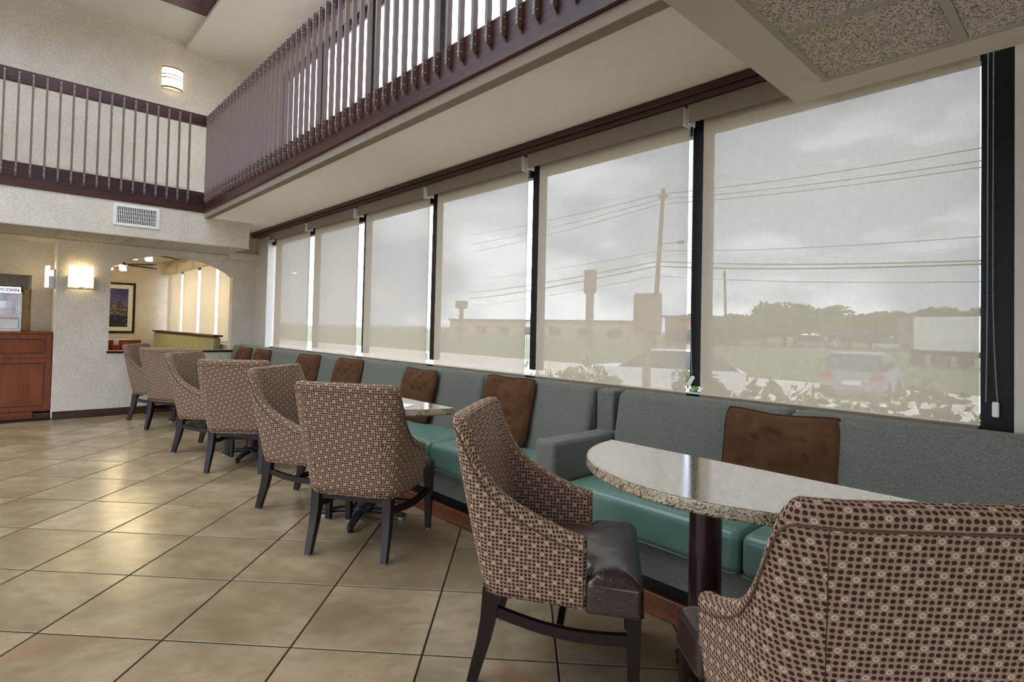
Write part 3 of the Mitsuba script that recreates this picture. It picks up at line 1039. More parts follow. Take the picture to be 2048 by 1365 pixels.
def half_round(a, b, xe, yc, n=48, p=2.0):
    pts = []
    for u in np.linspace(-PI / 2, PI / 2, n):
        pts.append((xe - b * math.cos(u) ** (2 / p), yc + a * math.copysign(abs(math.sin(u)) ** (2 / p), u)))
    return Polygon(pts)


def granite_top(poly, z1, h=0.032, r=0.006):
    out = []
    P = shapely.geometry.polygon.orient(poly)
    lv = [(0, r, z1 - h), (1, 0, z1 - h + r), (2, 0, z1 - r), (3, r * 0.3, z1 - r * 0.3), (4, r, z1)]
    rings = []
    base = np.array(P.exterior.coords)[:-1]
    nrm = np.roll(base, -1, 0) - np.roll(base, 1, 0)
    nrm = np.c_[-nrm[:, 1], nrm[:, 0]]
    nrm /= np.linalg.norm(nrm, axis=1, keepdims=True)
    for _, off, z in lv:
        rings.append(np.c_[base + nrm * off, np.full(len(base), z)])
    n = len(base)
    V = np.vstack(rings + [[[*base.mean(0), z1]], [[*base.mean(0), z1 - h]]])
    F = []
    for q in range(len(lv) - 1):
        for i in range(n):
            j = (i + 1) % n
            F += [[q * n + i, q * n + j, (q + 1) * n + j], [q * n + i, (q + 1) * n + j, (q + 1) * n + i]]
    c1, c0 = len(lv) * n, len(lv) * n + 1
    e = (len(lv) - 1) * n
    cap = []
    for i in range(n):
        j = (i + 1) % n
        cap.append([e + i, e + j, c1])
        F.append([j, i, c0])
    return trimesh.Trimesh(V, F, process=False), trimesh.Trimesh(V[[*range(e, e + n), c1]], np.array([[a - e, b - e, n] for a, b, _ in cap]), process=False)


def table(label, yc, a, px, py, group='half-round granite tables'):
    k = thing('granite_table', label, 'table', group)
    slab, face = granite_top(half_round(a, 0.443, 1.662, yc), 0.722)
    tt = put('tabletop', slab, 'm_granite', k, smooth=25, label='speckled granite slab')
    put('polished_face', face, 'm_polish', tt, label='mirror-polished top face')
    put('top_plate', bx(px - 0.10, px + 0.09, py - 0.12, py + 0.12, 0.680, 0.690, 0.002), 'm_black_iron', k)
    put('column', cyl(px, py, 0.075, 0.682, 0.046, 32), 'm_column', k, smooth=40)
    put('hub', lathe([(0.0, 0.045), (0.066, 0.045), (0.066, 0.070), (0.050, 0.085), (0.0, 0.085)], px, py), 'm_black_iron', k, smooth=40)
    for q in range(4):
        an = PI / 4 + q * PI / 2
        dx, dy = math.cos(an), math.sin(an)
        s = m3.Manifold.sphere(0.02, 16)
        mm = []
        for d0, z0, r0, d1, z1, r1 in ((0.02, 0.052, 0.026, 0.13, 0.047, 0.024), (0.13, 0.047, 0.024, 0.235, 0.026, 0.019)):
            a_ = m3.Manifold.sphere(r0, 16).scale((1, 1, 0.7)).translate((px + d0 * dx, py + d0 * dy, z0))
            b_ = m3.Manifold.sphere(r1, 16).scale((1, 1, 0.7)).translate((px + d1 * dx, py + d1 * dy, z1))
            mm.append(m3.Manifold.batch_hull([a_, b_]))
        f = put('foot', tm(mm[0] + mm[1]), 'm_black_iron', k, smooth=50)
        put('glide', cyl(px + 0.225 * dx, py + 0.225 * dy, 0, 0.016, 0.015, 14), 'm_glide' if q % 2 else 'm_black', f)
    return k


table('speckled granite half-round table in front of the right bench with window reflections', 0.722, 0.47, 1.59, 0.80)
table('speckled granite half-round table with a sheet of paper on it', 2.635, 0.52, 1.60, 2.87)
table('granite table behind the middle chairs, only its dark iron base in view', 4.75, 0.50, 1.60, 4.75)
table('granite table nearest the back wall, hidden behind the last chairs', 6.70, 0.50, 1.60, 6.70)
pp = trimesh.Trimesh([[-0.075, -0.11, 0], [0.075, -0.11, 0], [0.075, 0.02, 0.001], [-0.075, 0.02, 0.001], [0.075, 0.11, 0.010], [-0.075, 0.11, 0.010],
                      [-0.075, -0.11, -0.0006], [0.075, -0.11, -0.0006], [0.075, 0.11, 0.0094], [-0.075, 0.11, 0.0094]],
                     [[0, 1, 2], [0, 2, 3], [3, 2, 4], [3, 4, 5], [6, 8, 7], [6, 9, 8]], process=False)
pp.apply_transform(trimesh.transformations.rotation_matrix(0.5, (0, 0, 1)))
pp.apply_translation((1.44, 2.36, 0.7232))
one('paper_sheet', pp, 'm_paper', 'white sheet of paper lying on the granite table behind the tub chair', 'paper')

# ================================================================== BENCHES


def cushion(x0, x1, y0, y1, z0, z1, r=0.03, crown=0.012, lean=0.0):
    m = tm(rbox(x0, x1, y0, y1, z0, z1, r, 20).refine_to_length(0.06))
    v = m.vertices
    u = np.clip((v[:, 1] - y0) / (y1 - y0), 0, 1)
    w = np.clip((v[:, 0] - x0) / (x1 - x0), 0, 1)
    if crown:
        top = np.clip((v[:, 2] - z0) / (z1 - z0), 0, 1)
        m.vertices[:, 2] += crown * top * (np.sin(PI * u) ** 0.6) * (np.sin(PI * np.clip(w, 0.05, 0.95)) ** 0.6)
    if lean:
        m.vertices[:, 0] += lean * (v[:, 2] - z1)
    return m


def banquette(label, spans, ybase, arm=None, end_panel=None):
    k = thing('bench', label, 'bench')
    for y0, y1 in spans:
        s = put('seat_cushion', cushion(1.885, 2.30, y0 + 0.002, y1 - 0.002, 0.285, 0.438, 0.034, 0.014), 'm_vinyl', k, smooth=50, label='green vinyl seat')
        put('welt', tube([[1.888, y0 + 0.012, 0.300], [1.884, y0 + 0.03, 0.297], [1.884, y1 - 0.03, 0.297], [1.888, y1 - 0.012, 0.300]], 0.003, 6), 'm_vinyl_welt', s, smooth=True)
        b = put('back_cushion', cushion(2.30, 2.445, y0 + 0.002, y1 - 0.002, 0.415, 0.818, 0.032, 0.0, 0.20), 'm_tweed', k, smooth=50, label='grey-green tweed back')
    y0, y1 = ybase
    put('base_panel', bx(1.925, 2.42, y0, y1, 0.150, 0.290, 0.006), 'm_tweed', k)
    put('toe_kick', bx(1.975, 2.42, y0 + 0.01, y1 - 0.01, 0.085, 0.152), 'm_black', k)
    if arm:
        a0, a1 = arm
        put('arm', tm(rbox(1.842, 2.40, a0, a1, 0.150, 0.612, 0.022, 16)), 'm_tweed', k, smooth=40)
    if end_panel:
        put('end_panel', tm(rbox(2.32, 2.445, *end_panel, 0.30, 0.812, 0.015, 12)), 'm_tweed', k, smooth=40)
    return k


banquette('long grey-green tweed wall bench with green vinyl seats reaching to the back wall', [(1.775, 2.634), (2.634, 3.53), (3.53, 4.43), (4.43, 5.33), (5.33, 6.23), (6.23, 7.10), (7.10, 7.64)],
          (1.775, 7.64), None, (1.66, 1.768))
banquette('grey-green tweed bench with an arm, behind the near granite table', [(0.83, 1.622), (0.03, 0.83), (-0.77, 0.03)], (-0.77, 1.63), (1.628, 1.752))
# the right bench arm carries on a square post behind the end of the long bench
struct('baseboard_right', bx(1.945, 2.44, -0.8, 7.66, 0, 0.086, 0.004), 'm_plinth', 'brown wood plinth running under the benches')

# ================================================================== CUSHIONS


def pillow_mesh(w, h, t, seed, sag=0.0):
    n = 30
    r = np.random.default_rng(seed)
    s = np.linspace(-1, 1, n)
    s = np.sign(s) * np.abs(s) ** 0.8
    U, Vv = np.meshgrid(s, s, indexing='ij')
    edge = np.clip((1 - np.abs(U) ** 3.2) * (1 - np.abs(Vv) ** 3.2), 0, 1) ** 0.55
    pin = 1 - 0.028 * (np.cos(U * PI / 2) ** 1.0) * np.abs(Vv) ** 2
    pin2 = 1 - 0.028 * (np.cos(Vv * PI / 2) ** 1.0) * np.abs(U) ** 2
    cor = 1 - 0.085 * np.clip((U * U + Vv * Vv - 1.2) / 0.8, 0, 1) ** 1.5
    y = U * w / 2 * pin2 * cor
    z = Vv * h / 2 * pin * cor
    z = z - sag * (1 - U ** 2) * np.clip(Vv, 0, 1) ** 2
    out = []
    for sd in (-1, 1):
        P = np.stack([U * 2.6 + seed, Vv * 2.2, np.full_like(U, sd * 3.0)], -1)
        wr = meshkit.fbm(P, 3, seed) - 0.5
        fold = np.abs(meshkit.fbm(P * 1.7 + 4, 2, seed + 3) - 0.5)
        x = sd * (t / 2 * edge * (0.85 + 0.5 * wr) - 0.026 * edge * np.exp(-fold * 20))
        out.append(np.stack([x, y, z], -1))
    V, F, UVs = [], [], []
    for q, sd in zip(out, (-1, 1)):
        o = len(V) * n * n
        for i in range(n - 1):
            for j in range(n - 1):
                a, b, c, d = o + i * n + j, o + (i + 1) * n + j, o + (i + 1) * n + j + 1, o + i * n + j + 1
                f = [[a, b, c], [a, c, d]]
                F += f if sd > 0 else [g_[::-1] for g_ in f]
        V.append(q.reshape(-1, 3))
        UVs.append(np.c_[q[..., 1].ravel(), q[..., 2].ravel()])
    bd = [(i, 0) for i in range(n)] + [(n - 1, j) for j in range(1, n)] + [(i, n - 1) for i in range(n - 2, -1, -1)] + [(0, j) for j in range(n - 2, -1, -1)]
    line = np.array([out[0][i, j] * 0.5 + out[1][i, j] * 0.5 for i, j in bd])
    m = trimesh.Trimesh(np.vstack(V), F, process=False)
    return m, np.vstack(UVs), tube(line, 0.0042, 6)


PIL = [(0.850, 0.430, 0.375, 2.262, 0.640, -11, 3, 0.022, 'brown corduroy cushion on the right bench behind the near granite table'),
       (2.362, 0.415, 0.405, 2.232, 0.640, -14, 2, 0.012, 'large brown corduroy cushion at the near end of the long bench behind the sideways chair'),
       (3.285, 0.430, 0.390, 2.232, 0.628, -14, -3, 0.014, 'brown corduroy cushion behind the granite table with the paper'),
       (4.36, 0.43, 0.40, 2.235, 0.636, -14, 4, 0.012, 'fourth brown cushion from the back wall, above the tub chair before the paper table'),
       (5.19, 0.43, 0.40, 2.235, 0.632, -14, 6, 0.012, 'third brown cushion from the back wall'),
       (6.46, 0.43, 0.40, 2.235, 0.622, -14, 3, 0.012, 'second brown cushion from the back wall'),
       (7.08, 0.43, 0.40, 2.235, 0.622, -14, 3, 0.012, 'brown cushion closest to the back wall corner of the bench')]
for i, (y, w, h, x, z, tilt, yaw, sag, lb) in enumerate(PIL):
    m, uv, pip = pillow_mesh(w, h, 0.145, 11 + i, sag)
    k = thing('cushion', lb, 'cushion', 'brown corduroy cushions on the benches')
    tw = T().translate((x, y, z)).rotate([0, 0, 1], yaw).rotate([0, 1, 0], -tilt)
    kk = put('cover', m, 'm_velvet', k, smooth=True, uv=uv)
    scene[kk]['to_world'] = tw
    kk = put('piping', pip, 'm_velvet_piping', k, smooth=True)
    scene[kk]['to_world'] = tw

# ================================================================== POPCORN CORNER
k = thing('cabinet', 'reddish cherry wood counter cabinet at the far left below the popcorn machine', 'cabinet')
yc0, yc1, xr = 7.90, 8.80, 0.452
put('body', cat_([bx(-1.5, xr, yc0 + 0.02, 8.29, 0.07, 0.93), bx(-1.5, 0.26, 8.29, yc1, 0.07, 0.93)]), 'm_cherry_x', k)
put('toe_kick', bx(-1.5, 0.305, yc0 + 0.005, 8.28, 0, 0.072), 'm_cherry_x', k)
put('toe_kick', bx(0.31, xr - 0.004, yc0 - 0.02, 8.28, 0, 0.055), 'm_base_wood', k)
put('countertop', cat_([bx(-1.5, xr + 0.002, yc0 - 0.012, 8.285, 0.925, 0.953, 0.006), bx(-1.5, 0.26, 8.285, yc1, 0.925, 0.953)]), 'm_cherry_x', k)
for x0, x1 in ((-0.16, 0.452), (-0.78, -0.165)):
    for z0, z1, nm in ((0.665, 0.925, 'drawer'), (0.085, 0.660, 'door')):
        fr = sbox(x0, z0, x1, z1).difference(sbox(x0 + 0.055, z0 + 0.045, x1 - 0.055, z1 - 0.045))
        d_ = put(nm, extrude_xz(fr, yc0, yc0 + 0.022), 'm_cherry_z', k)
        put('panel', bx(x0 + 0.05, x1 - 0.05, yc0 + 0.014, yc0 + 0.02, z0 + 0.04, z1 - 0.04, 0.003), 'm_cherry_z', d_)
        ir = sbox(x0 + 0.055, z0 + 0.045, x1 - 0.055, z1 - 0.045)
        put('moulding', extrude_xz(ir.difference(ir.buffer(-0.012, join_style=2)), yc0 + 0.004, yc0 + 0.016), 'm_base_wood', d_)

k = thing('popcorn_machine', 'glass popcorn machine with a lit white name panel on the cherry cabinet', 'popcorn machine')
x0, x1, y0, y1, z0, z1 = -0.30, 0.182, 8.02, 8.55, 0.953, 1.455
put('base_tray', bx(x0, x1, y0, y1, z0, z0 + 0.03, 0.004), 'm_white', k)
put('kick_plate', bx(x0 + 0.01, x1 - 0.02, y0 + 0.01, y0 + 0.02, z0 + 0.03, z0 + 0.14, 0.003), 'm_steel', k)
put('corner_posts', cat_([bx(x - 0.008, x + 0.008, y - 0.008, y + 0.008, z0 + 0.02, z1 - 0.06) for x in (x0 + 0.01, x1 - 0.01) for y in (y0 + 0.01, y1 - 0.01)]), 'm_steel', k)
for a in (bx(x0, x1, y0 + 0.003, y0 + 0.004, z0 + 0.14, z1 - 0.08), bx(x1 - 0.004, x1 - 0.003, y0, y1, z0 + 0.03, z1 - 0.08)):
    put('glass_pane', a, 'm_case_glass', k)
put('roof', bx(x0, x1 + 0.006, y0 + 0.005, y1, z1 - 0.085, z1, 0.004), 'm_black', k)
sp = put('sign_panel', bx(x0 + 0.005, x1 - 0.012, y0 - 0.004, y0 + 0.006, z1 - 0.080, z1 - 0.010, 0.002), 'm_white', k, label='lit white panel')
scene[sp]['emitter'] = {'type': 'area', 'radiance': rgb([0.75, 0.75, 0.8])}
tx = meshkit.text_mesh('POPCORN', 0.032, 0.002, True)
tx.apply_transform(trimesh.transformations.rotation_matrix(PI / 2, (1, 0, 0)))
bb = tx.bounds
tx.apply_scale([0.250 / (bb[1][0] - bb[0][0]), 1, 1])
tx.apply_translation((x1 - 0.028 - tx.bounds[1][0], y0 - 0.005 - tx.bounds[1][1] + 0.002, z1 - 0.063 - tx.bounds[0][2]))
put('lettering', tx, 'm_blue', sp)
put('rear_panel', bx(x0, x1, y1 - 0.012, y1 - 0.004, z0 + 0.03, z1 - 0.08), 'm_sill', k)
put('side_panel', bx(x1 + 0.02, 0.262, 8.34, 8.40, z0, z1 - 0.02, 0.004), 'm_sill', k, label='amber wooden side board')
ket = lathe([(0, 0.0), (0.062, 0.0), (0.070, 0.02), (0.070, 0.10), (0.0, 0.105)], 0.05, 8.24, 24)
ket.apply_translation((0, 0, 1.19))
put('kettle', ket, 'm_steel', k, smooth=40)
put('kettle_hanger', cat_([bx(0.02, 0.05, 8.2, 8.28, 1.29, 1.38), tube([[0.11, 8.22, 1.27], [0.13, 8.2, 1.19], [0.10, 8.18, 1.13]], 0.008)]), 'm_black_iron', k)
kk = put('heat_lamp', lathe([(0, -0.03), (0.03, -0.02), (0.03, 0.02), (0.012, 0.05), (0, 0.05)], -0.16, 8.3).apply_translation((0, 0, 1.30)), 'm_frost', k, smooth=40)
scene[kk]['emitter'] = {'type': 'area', 'radiance': rgb([22, 15, 7])}
put('motor_box', bx(-0.06, 0.03, 8.16, 8.30, 1.29, 1.37, 0.006), 'm_sill', k)
pc = [trimesh.creation.icosphere(1, 0.013) for _ in range(160)]
for i, s in enumerate(pc):
    s.apply_translation((rng.uniform(x0 + 0.03, x1 - 0.03), rng.uniform(y0 + 0.04, y1 - 0.05), z0 + 0.035 + rng.uniform(0, 0.06)))
kk = thing('popcorn', 'loose popcorn inside the popcorn machine', 'popcorn')
scene[kk] = mikit.ply(cat_(pc), 'm_paper', smooth=True)
labels[kk]['kind'] = 'stuff'

# ================================================================== ROOM BEHIND THE ARCH
k = thing('framed_picture', 'black framed night city picture with white mat in the room behind the arch', 'picture')
x0, x1, z0, z1, yy = 1.36, 2.035, 0.845, 1.845, 13.098
put('frame', extrude_xz(sbox(x0, z0, x1, z1).difference(sbox(x0 + 0.04, z0 + 0.04, x1 - 0.04, z1 - 0.04)), yy - 0.03, yy), 'm_black', k)
put('mat_board', bx(x0 + 0.035, x1 - 0.035, yy - 0.014, yy - 0.006, z0 + 0.035, z1 - 0.035), 'm_white', k)
pr = trimesh.Trimesh([[x0 + 0.12, yy - 0.016, z0 + 0.12], [x1 - 0.12, yy - 0.016, z0 + 0.12], [x1 - 0.12, yy - 0.016, z1 - 0.12], [x0 + 0.12, yy - 0.016, z1 - 0.12]], [[0, 1, 2], [0, 2, 3]], process=False)
put('print', pr, 'm_print', k, smooth=True, uv=np.array([[0, 0], [1, 0], [1, 1], [0, 1.0]]))

k = thing('booth_bench', 'green striped channel-back booth under the blinds of the far room', 'bench')
n_ = 46
for i in range(n_):
    y = 8.78 + (13.0 - 8.78) * (i + 0.5) / n_
    r = 0.5 * (13.0 - 8.78) / n_
    q = tm(rbox(2.36, 2.47, y - r, y + r, 0.40, 0.885, r * 0.85, 12))
    put('back_channel', q, 'm_booth', k, smooth=50)
put('cap_rail', bx(2.34, 2.49, 8.76, 13.02, 0.885, 0.912, 0.004), 'm_booth_cap', k)
put('seat', tm(rbox(1.92, 2.40, 8.78, 13.0, 0.30, 0.46, 0.03, 12)), 'm_booth', k, smooth=50)
put('plinth', bx(1.97, 2.42, 8.8, 12.98, 0, 0.31), 'm_booth_cap', k)

k = thing('room_table', 'pale table top in the room behind the arch', 'table')
put('tabletop', cat_(granite_top(sbox(1.10, 11.2, 1.84, 12.4), 0.745, 0.03)), 'm_beige_trim', k)
put('column', cyl(1.45, 11.8, 0.02, 0.715, 0.045), 'm_black_iron', k, smooth=40)
put('base', lathe([(0, 0), (0.28, 0), (0.28, 0.012), (0.05, 0.03), (0, 0.03)], 1.45, 11.8), 'm_black_iron', k, smooth=40)
k = thing('serving_shelf', 'dark red wooden serving shelf at the left side of the arched opening', 'shelf')
put('back_board', bx(0.80, 1.42, 8.60, 8.62, 0.62, 0.845, 0.003), 'm_cherry_x', k)
put('shelf_board', bx(0.80, 1.42, 8.30, 8.62, 0.60, 0.625, 0.003), 'm_cherry_x', k)
put('post', bx(0.82, 0.86, 8.56, 8.60, 0.0, 0.60), 'm_cherry_z', k)
put('post', bx(1.36, 1.40, 8.56, 8.60, 0.0, 0.60), 'm_cherry_z', k)
put('post', bx(0.82, 0.86, 8.31, 8.35, 0.0, 0.60), 'm_cherry_z', k)
put('post', bx(1.36, 1.40, 8.31, 8.35, 0.0, 0.60), 'm_cherry_z', k)
for i, (x, y, z, mm, dx) in enumerate([(1.02, 8.50, 0.80, 'm_red', 0.05), (1.13, 8.50, 0.86, 'm_paper', 0.028), (1.22, 8.47, 0.815, 'm_red', 0.05), (1.29, 8.52, 0.79, 'm_paper', 0.03), (1.12, 8.42, 0.79, 'm_red', 0.04)]):
    lb = ['left red packet on the serving shelf', 'tallest white packet on the serving shelf', 'right red packet on the serving shelf', 'small white packet at the right of the serving shelf', 'red packet in front of the tallest white packet on the serving shelf'][i]
    one('packet', tm(rbox(x - dx, x + dx, y - 0.02, y + 0.02, 0.6255, z, 0.008, 10)), mm, lb, 'packet', smooth=40)

for fx, fy, fz, a0, lb in ((1.50, 11.3, 2.06, 0.45, 'dark ceiling fan with lamps, the farther one seen through the arch'), (1.52, 9.22, 2.075, -0.55, 'dark ceiling fan nearer the arch, its blade crossing the top of the arch')):
    k = thing('ceiling_fan', lb, 'ceiling fan')
    put('downrod', cyl(fx, fy, fz + 0.03, 2.27, 0.018), 'm_fan_blade', k, smooth=40)
    put('motor', lathe([(0, -0.05), (0.06, -0.05), (0.10, -0.02), (0.10, 0.03), (0.05, 0.06), (0, 0.06)], fx, fy).apply_translation((0, 0, fz)), 'm_fan_blade', k, smooth=40)
    for q in range(5):
        an = a0 + q * 2 * PI / 5
        b = bx(0.10, 0.64, -0.075, 0.075, -0.006, 0.006, 0.003)
        b.apply_transform(trimesh.transformations.rotation_matrix(0.22, (1, 0, 0)))
        b.apply_transform(trimesh.transformations.rotation_matrix(an, (0, 0, 1)))
        b.apply_translation((fx, fy, fz))
        put('blade', b, 'm_fan_blade', k)
    for q in range(3):
        an = 2.9 + q * 2 * PI / 3
        b = lathe([(0.0, -0.03), (0.045, -0.03), (0.035, 0.05), (0, 0.055)], 0, 0, 16)
        b.apply_translation((fx + 0.12 * math.cos(an), fy + 0.12 * math.sin(an), fz - 0.075))
        kk = put('lamp_shade', b, 'm_frost', k, smooth=40)
        scene[kk]['emitter'] = {'type': 'area', 'radiance': rgb([95, 76, 44])}

# ================================================================== OUTSIDE
ZG = -0.9
struct('outdoor_ground', bx(2.76, 26, -60, 70, ZG - 0.1, ZG), 'm_concrete', 'pale concrete parking lot outside')
struct('grass_strip', bx(26, 78, -120, 160, ZG - 0.1, ZG + 0.01), 'm_grass', 'dull green verge beyond the parking lot')
struct('road', bx(78, 92, -200, 260, ZG - 0.1, ZG + 0.02), 'm_asphalt', 'pale road across the distance')
struct('far_field', bx(92, 260, -300, 400, ZG - 0.1, ZG + 0.01), 'm_grass', 'far ground behind the road')
struct('planting_bed', bx(2.76, 5.0, -3, 9, ZG - 0.05, -0.28), 'm_soil', 'planting bed outside the windows')


def RAY(px, d):
    v = (px[0] - CX) / FPX * RIGHT - (px[1] - CY) / FPX * UP + FWD
    return EYE + v / np.hypot(v[0], v[1]) * d


# roadside signs
p0, p1 = RAY((1268, 587), 10), RAY((1323, 672), 10)
cx_, cy_ = (p0[0] + p1[0]) / 2, (p0[1] + p1[1]) / 2
an = math.atan2(p1[1] - p0[1], p1[0] - p0[0])
L = np.hypot(p1[0] - p0[0], p1[1] - p0[1]) / 2
k = thing('street_sign', 'rounded sign board on a post behind the blind of the second window from the right', 'sign')
bd = extrude_xz(sbox(-L + 0.05, p1[2] + 0.05, L - 0.05, p0[2] - 0.05).buffer(0.05), -0.05, 0.05)
tf = trimesh.transformations.translation_matrix((cx_, cy_, 0)) @ trimesh.transformations.rotation_matrix(an, (0, 0, 1))
bd.apply_transform(tf)
put('board', bd, 'm_sign', k)
put('post', bx(cx_ - 0.05, cx_ + 0.05, cy_ - 0.05, cy_ + 0.05, ZG, p1[2] + 0.02), 'm_sign', k)
k = thing('pylon_sign', 'tall distant pylon sign left of the utility pole', 'sign')
a, b = RAY((1170, 540), 60), RAY((1191, 587), 60)
c_ = (a + b) / 2
put('board', bx(c_[0] - 0.4, c_[0] + 0.4, c_[1] - 0.6, c_[1] + 0.6, b[2], a[2], 0.08), 'm_sign', k)
put('post', bx(c_[0] - 0.3, c_[0] + 0.3, c_[1] - 0.3, c_[1] + 0.3, ZG, b[2] + 0.1), 'm_sign', k)
k = thing('low_sign', 'low distant sign seen faintly through the third blind', 'sign')
a, b = RAY((912, 602), 70), RAY((934, 618), 70)
c_ = (a + b) / 2
put('board', bx(c_[0] - 0.4, c_[0] + 0.4, c_[1] - 0.8, c_[1] + 0.8, b[2], a[2], 0.05), 'm_sign', k)
put('post', bx(c_[0] - 0.2, c_[0] + 0.2, c_[1] - 0.2, c_[1] + 0.2, ZG, b[2] + 0.1), 'm_sign', k)

# utility poles and lines
top, low = RAY((1327, 378), 40), RAY((1306, 690), 40)
k = thing('utility_pole', 'leaning wooden utility pole with crossarm in the second window from the right', 'utility pole')
d_ = (top - low) / (top[2] - low[2])
put('mast', tube([low + d_ * (ZG - low[2]), low, top], [0.2, 0.19, 0.13], 10), 'm_pole', k, smooth=40)
ax = top - d_ * 0.55
put('crossarm', bx(ax[0] - 0.08, ax[0] + 0.08, ax[1] - 0.35, ax[1] + 0.35, ax[2] - 0.06, ax[2] + 0.06), 'm_pole', k)
for s in (-0.3, 0.3):
    put('insulator', cyl(ax[0], ax[1] + s, ax[2] + 0.06, ax[2] + 0.22, 0.05, 8), 'm_pole', k)
a = RAY((1318, 490), 40)
put('lamp_arm', tube([a, RAY((1340, 486), 40), RAY((1360, 484), 40)], 0.035, 6), 'm_pole', k)
put('lamp_head', bx(*sorted([RAY((1358, 484), 40)[0], RAY((1358, 484), 40)[0] + 0.15]), *sorted([RAY((1356, 484), 40)[1], RAY((1370, 484), 40)[1]]), RAY((1360, 488), 40)[2], RAY((1360, 482), 40)[2]), 'm_pole', k)
k = thing('utility_pole', 'thin distant utility pole at the left of the rightmost window', 'utility pole')
t2, l2 = RAY((1449, 541), 60), RAY((1453, 688), 60)
put('mast', tube([l2 * [1, 1, 0] + [0, 0, ZG], t2], [0.16, 0.11], 8), 'm_pole', k, smooth=40)


def wire(label, pts, r):
    Q = []
    for (pa, da), (pb, db) in zip(pts[:-1], pts[1:]):
        A, B = RAY(pa, da), RAY(pb, db)
        for u in np.linspace(0, 1, 16)[:-1]:
            q = A * (1 - u) + B * u
            q = q - [0, 0, 0.25 * 4 * u * (1 - u)]
            Q.append(q)
    Q.append(RAY(*pts[-1]))
    one('power_line', tube(np.array(Q), r, 5), 'm_wire', label, 'power line', 'power lines')


wire('topmost power line crossing the rightmost window', [((940, 470), 75), ((1324, 388), 40), ((2150, 262), 30)], 0.024)
wire('second power line from the top crossing the rightmost window', [((940, 490), 75), ((1325, 398), 40), ((2150, 292), 30)], 0.024)
wire('third power line from the top crossing the rightmost window', [((940, 505), 75), ((1323, 408), 40), ((2150, 306), 30)], 0.023)
wire('faint power line above the thick bundle', [((940, 560), 75), ((1319, 502), 40), ((2150, 458), 30)], 0.019)
wire('upper strand of the thick cable bundle', [((940, 586), 75), ((1316, 523), 40), ((2150, 514), 30)], 0.033)
wire('lower strand of the thick cable bundle', [((940, 598), 75), ((1315, 533), 40), ((2150, 520), 30)], 0.040)
wire('thin power line below the thick bundle', [((940, 612), 75), ((1313, 552), 40), ((2150, 560), 30)], 0.019)

# buildings
a, b = RAY((1060, 640), 120), RAY((1262, 646), 120)


def building(label, pa, pb, ht, mt, dep):
    k = thing('building', label, 'building')
    dv = (pb - pa)[:2]
    Ln = np.linalg.norm(dv)
    an = math.atan2(dv[1], dv[0])
    tf = trimesh.transformations.translation_matrix((pa[0], pa[1], 0)) @ trimesh.transformations.rotation_matrix(an, (0, 0, 1))
    m = bx(0, Ln, 0, dep, ZG, ht)
    m.apply_transform(tf)
    put('walls', m, mt, k)
    m = bx(-0.4, Ln + 0.4, -0.4, dep + 0.4, ht, ht + 0.35)
    m.apply_transform(tf)
    put('roof', m, 'm_roof', k)
    n = max(2, int(Ln / 7))
    for i in range(n):
        x = (i + 0.5) * Ln / n
        m = bx(x - 1.6, x + 1.6, -0.06, 0.05, ZG + 0.6, ZG + 2.4)
        m.apply_transform(tf)
        put('window', m, 'm_car_glass', k)


building('long low pinkish building on the horizon behind the sign', RAY((900, 640), 150), RAY((1262, 646), 120), 3.0, 'm_bldg', 12)
building('reddish building between the sign and the dark window post', RAY((1330, 650), 100), RAY((1400, 650), 95), 3.6, 'm_bldg_red', 10)
building('pale building below the trees at the left of the rightmost window', RAY((1405, 650), 130), RAY((1545, 655), 125), 2.6, 'm_bldg', 10)


# trees
def blob_leaves(n, cen, rad, size, seed):
    r = np.random.default_rng(seed)
    d = r.normal(size=(n, 3))
    d /= np.linalg.norm(d, axis=1, keepdims=True)
    P = np.asarray(cen) + d * np.asarray(rad) * (r.uniform(0.35, 1, (n, 1)) ** 0.5)
    a, b = r.normal(size=(n, 3)), r.normal(size=(n, 3))
    a /= np.linalg.norm(a, axis=1, keepdims=True)
    b -= a * (a * b).sum(1, keepdims=True)
    b /= np.linalg.norm(b, axis=1, keepdims=True)
    s = size * r.uniform(0.6, 1.3, (n, 1))
    V = np.concatenate([P - a * s, P + b * s * 0.5, P + a * s, P - b * s * 0.5], 1).reshape(-1, 3)
    i = np.arange(n)[:, None] * 4
    F = np.concatenate([i + [0, 1, 2], i + [0, 2, 3]])
    return V, F


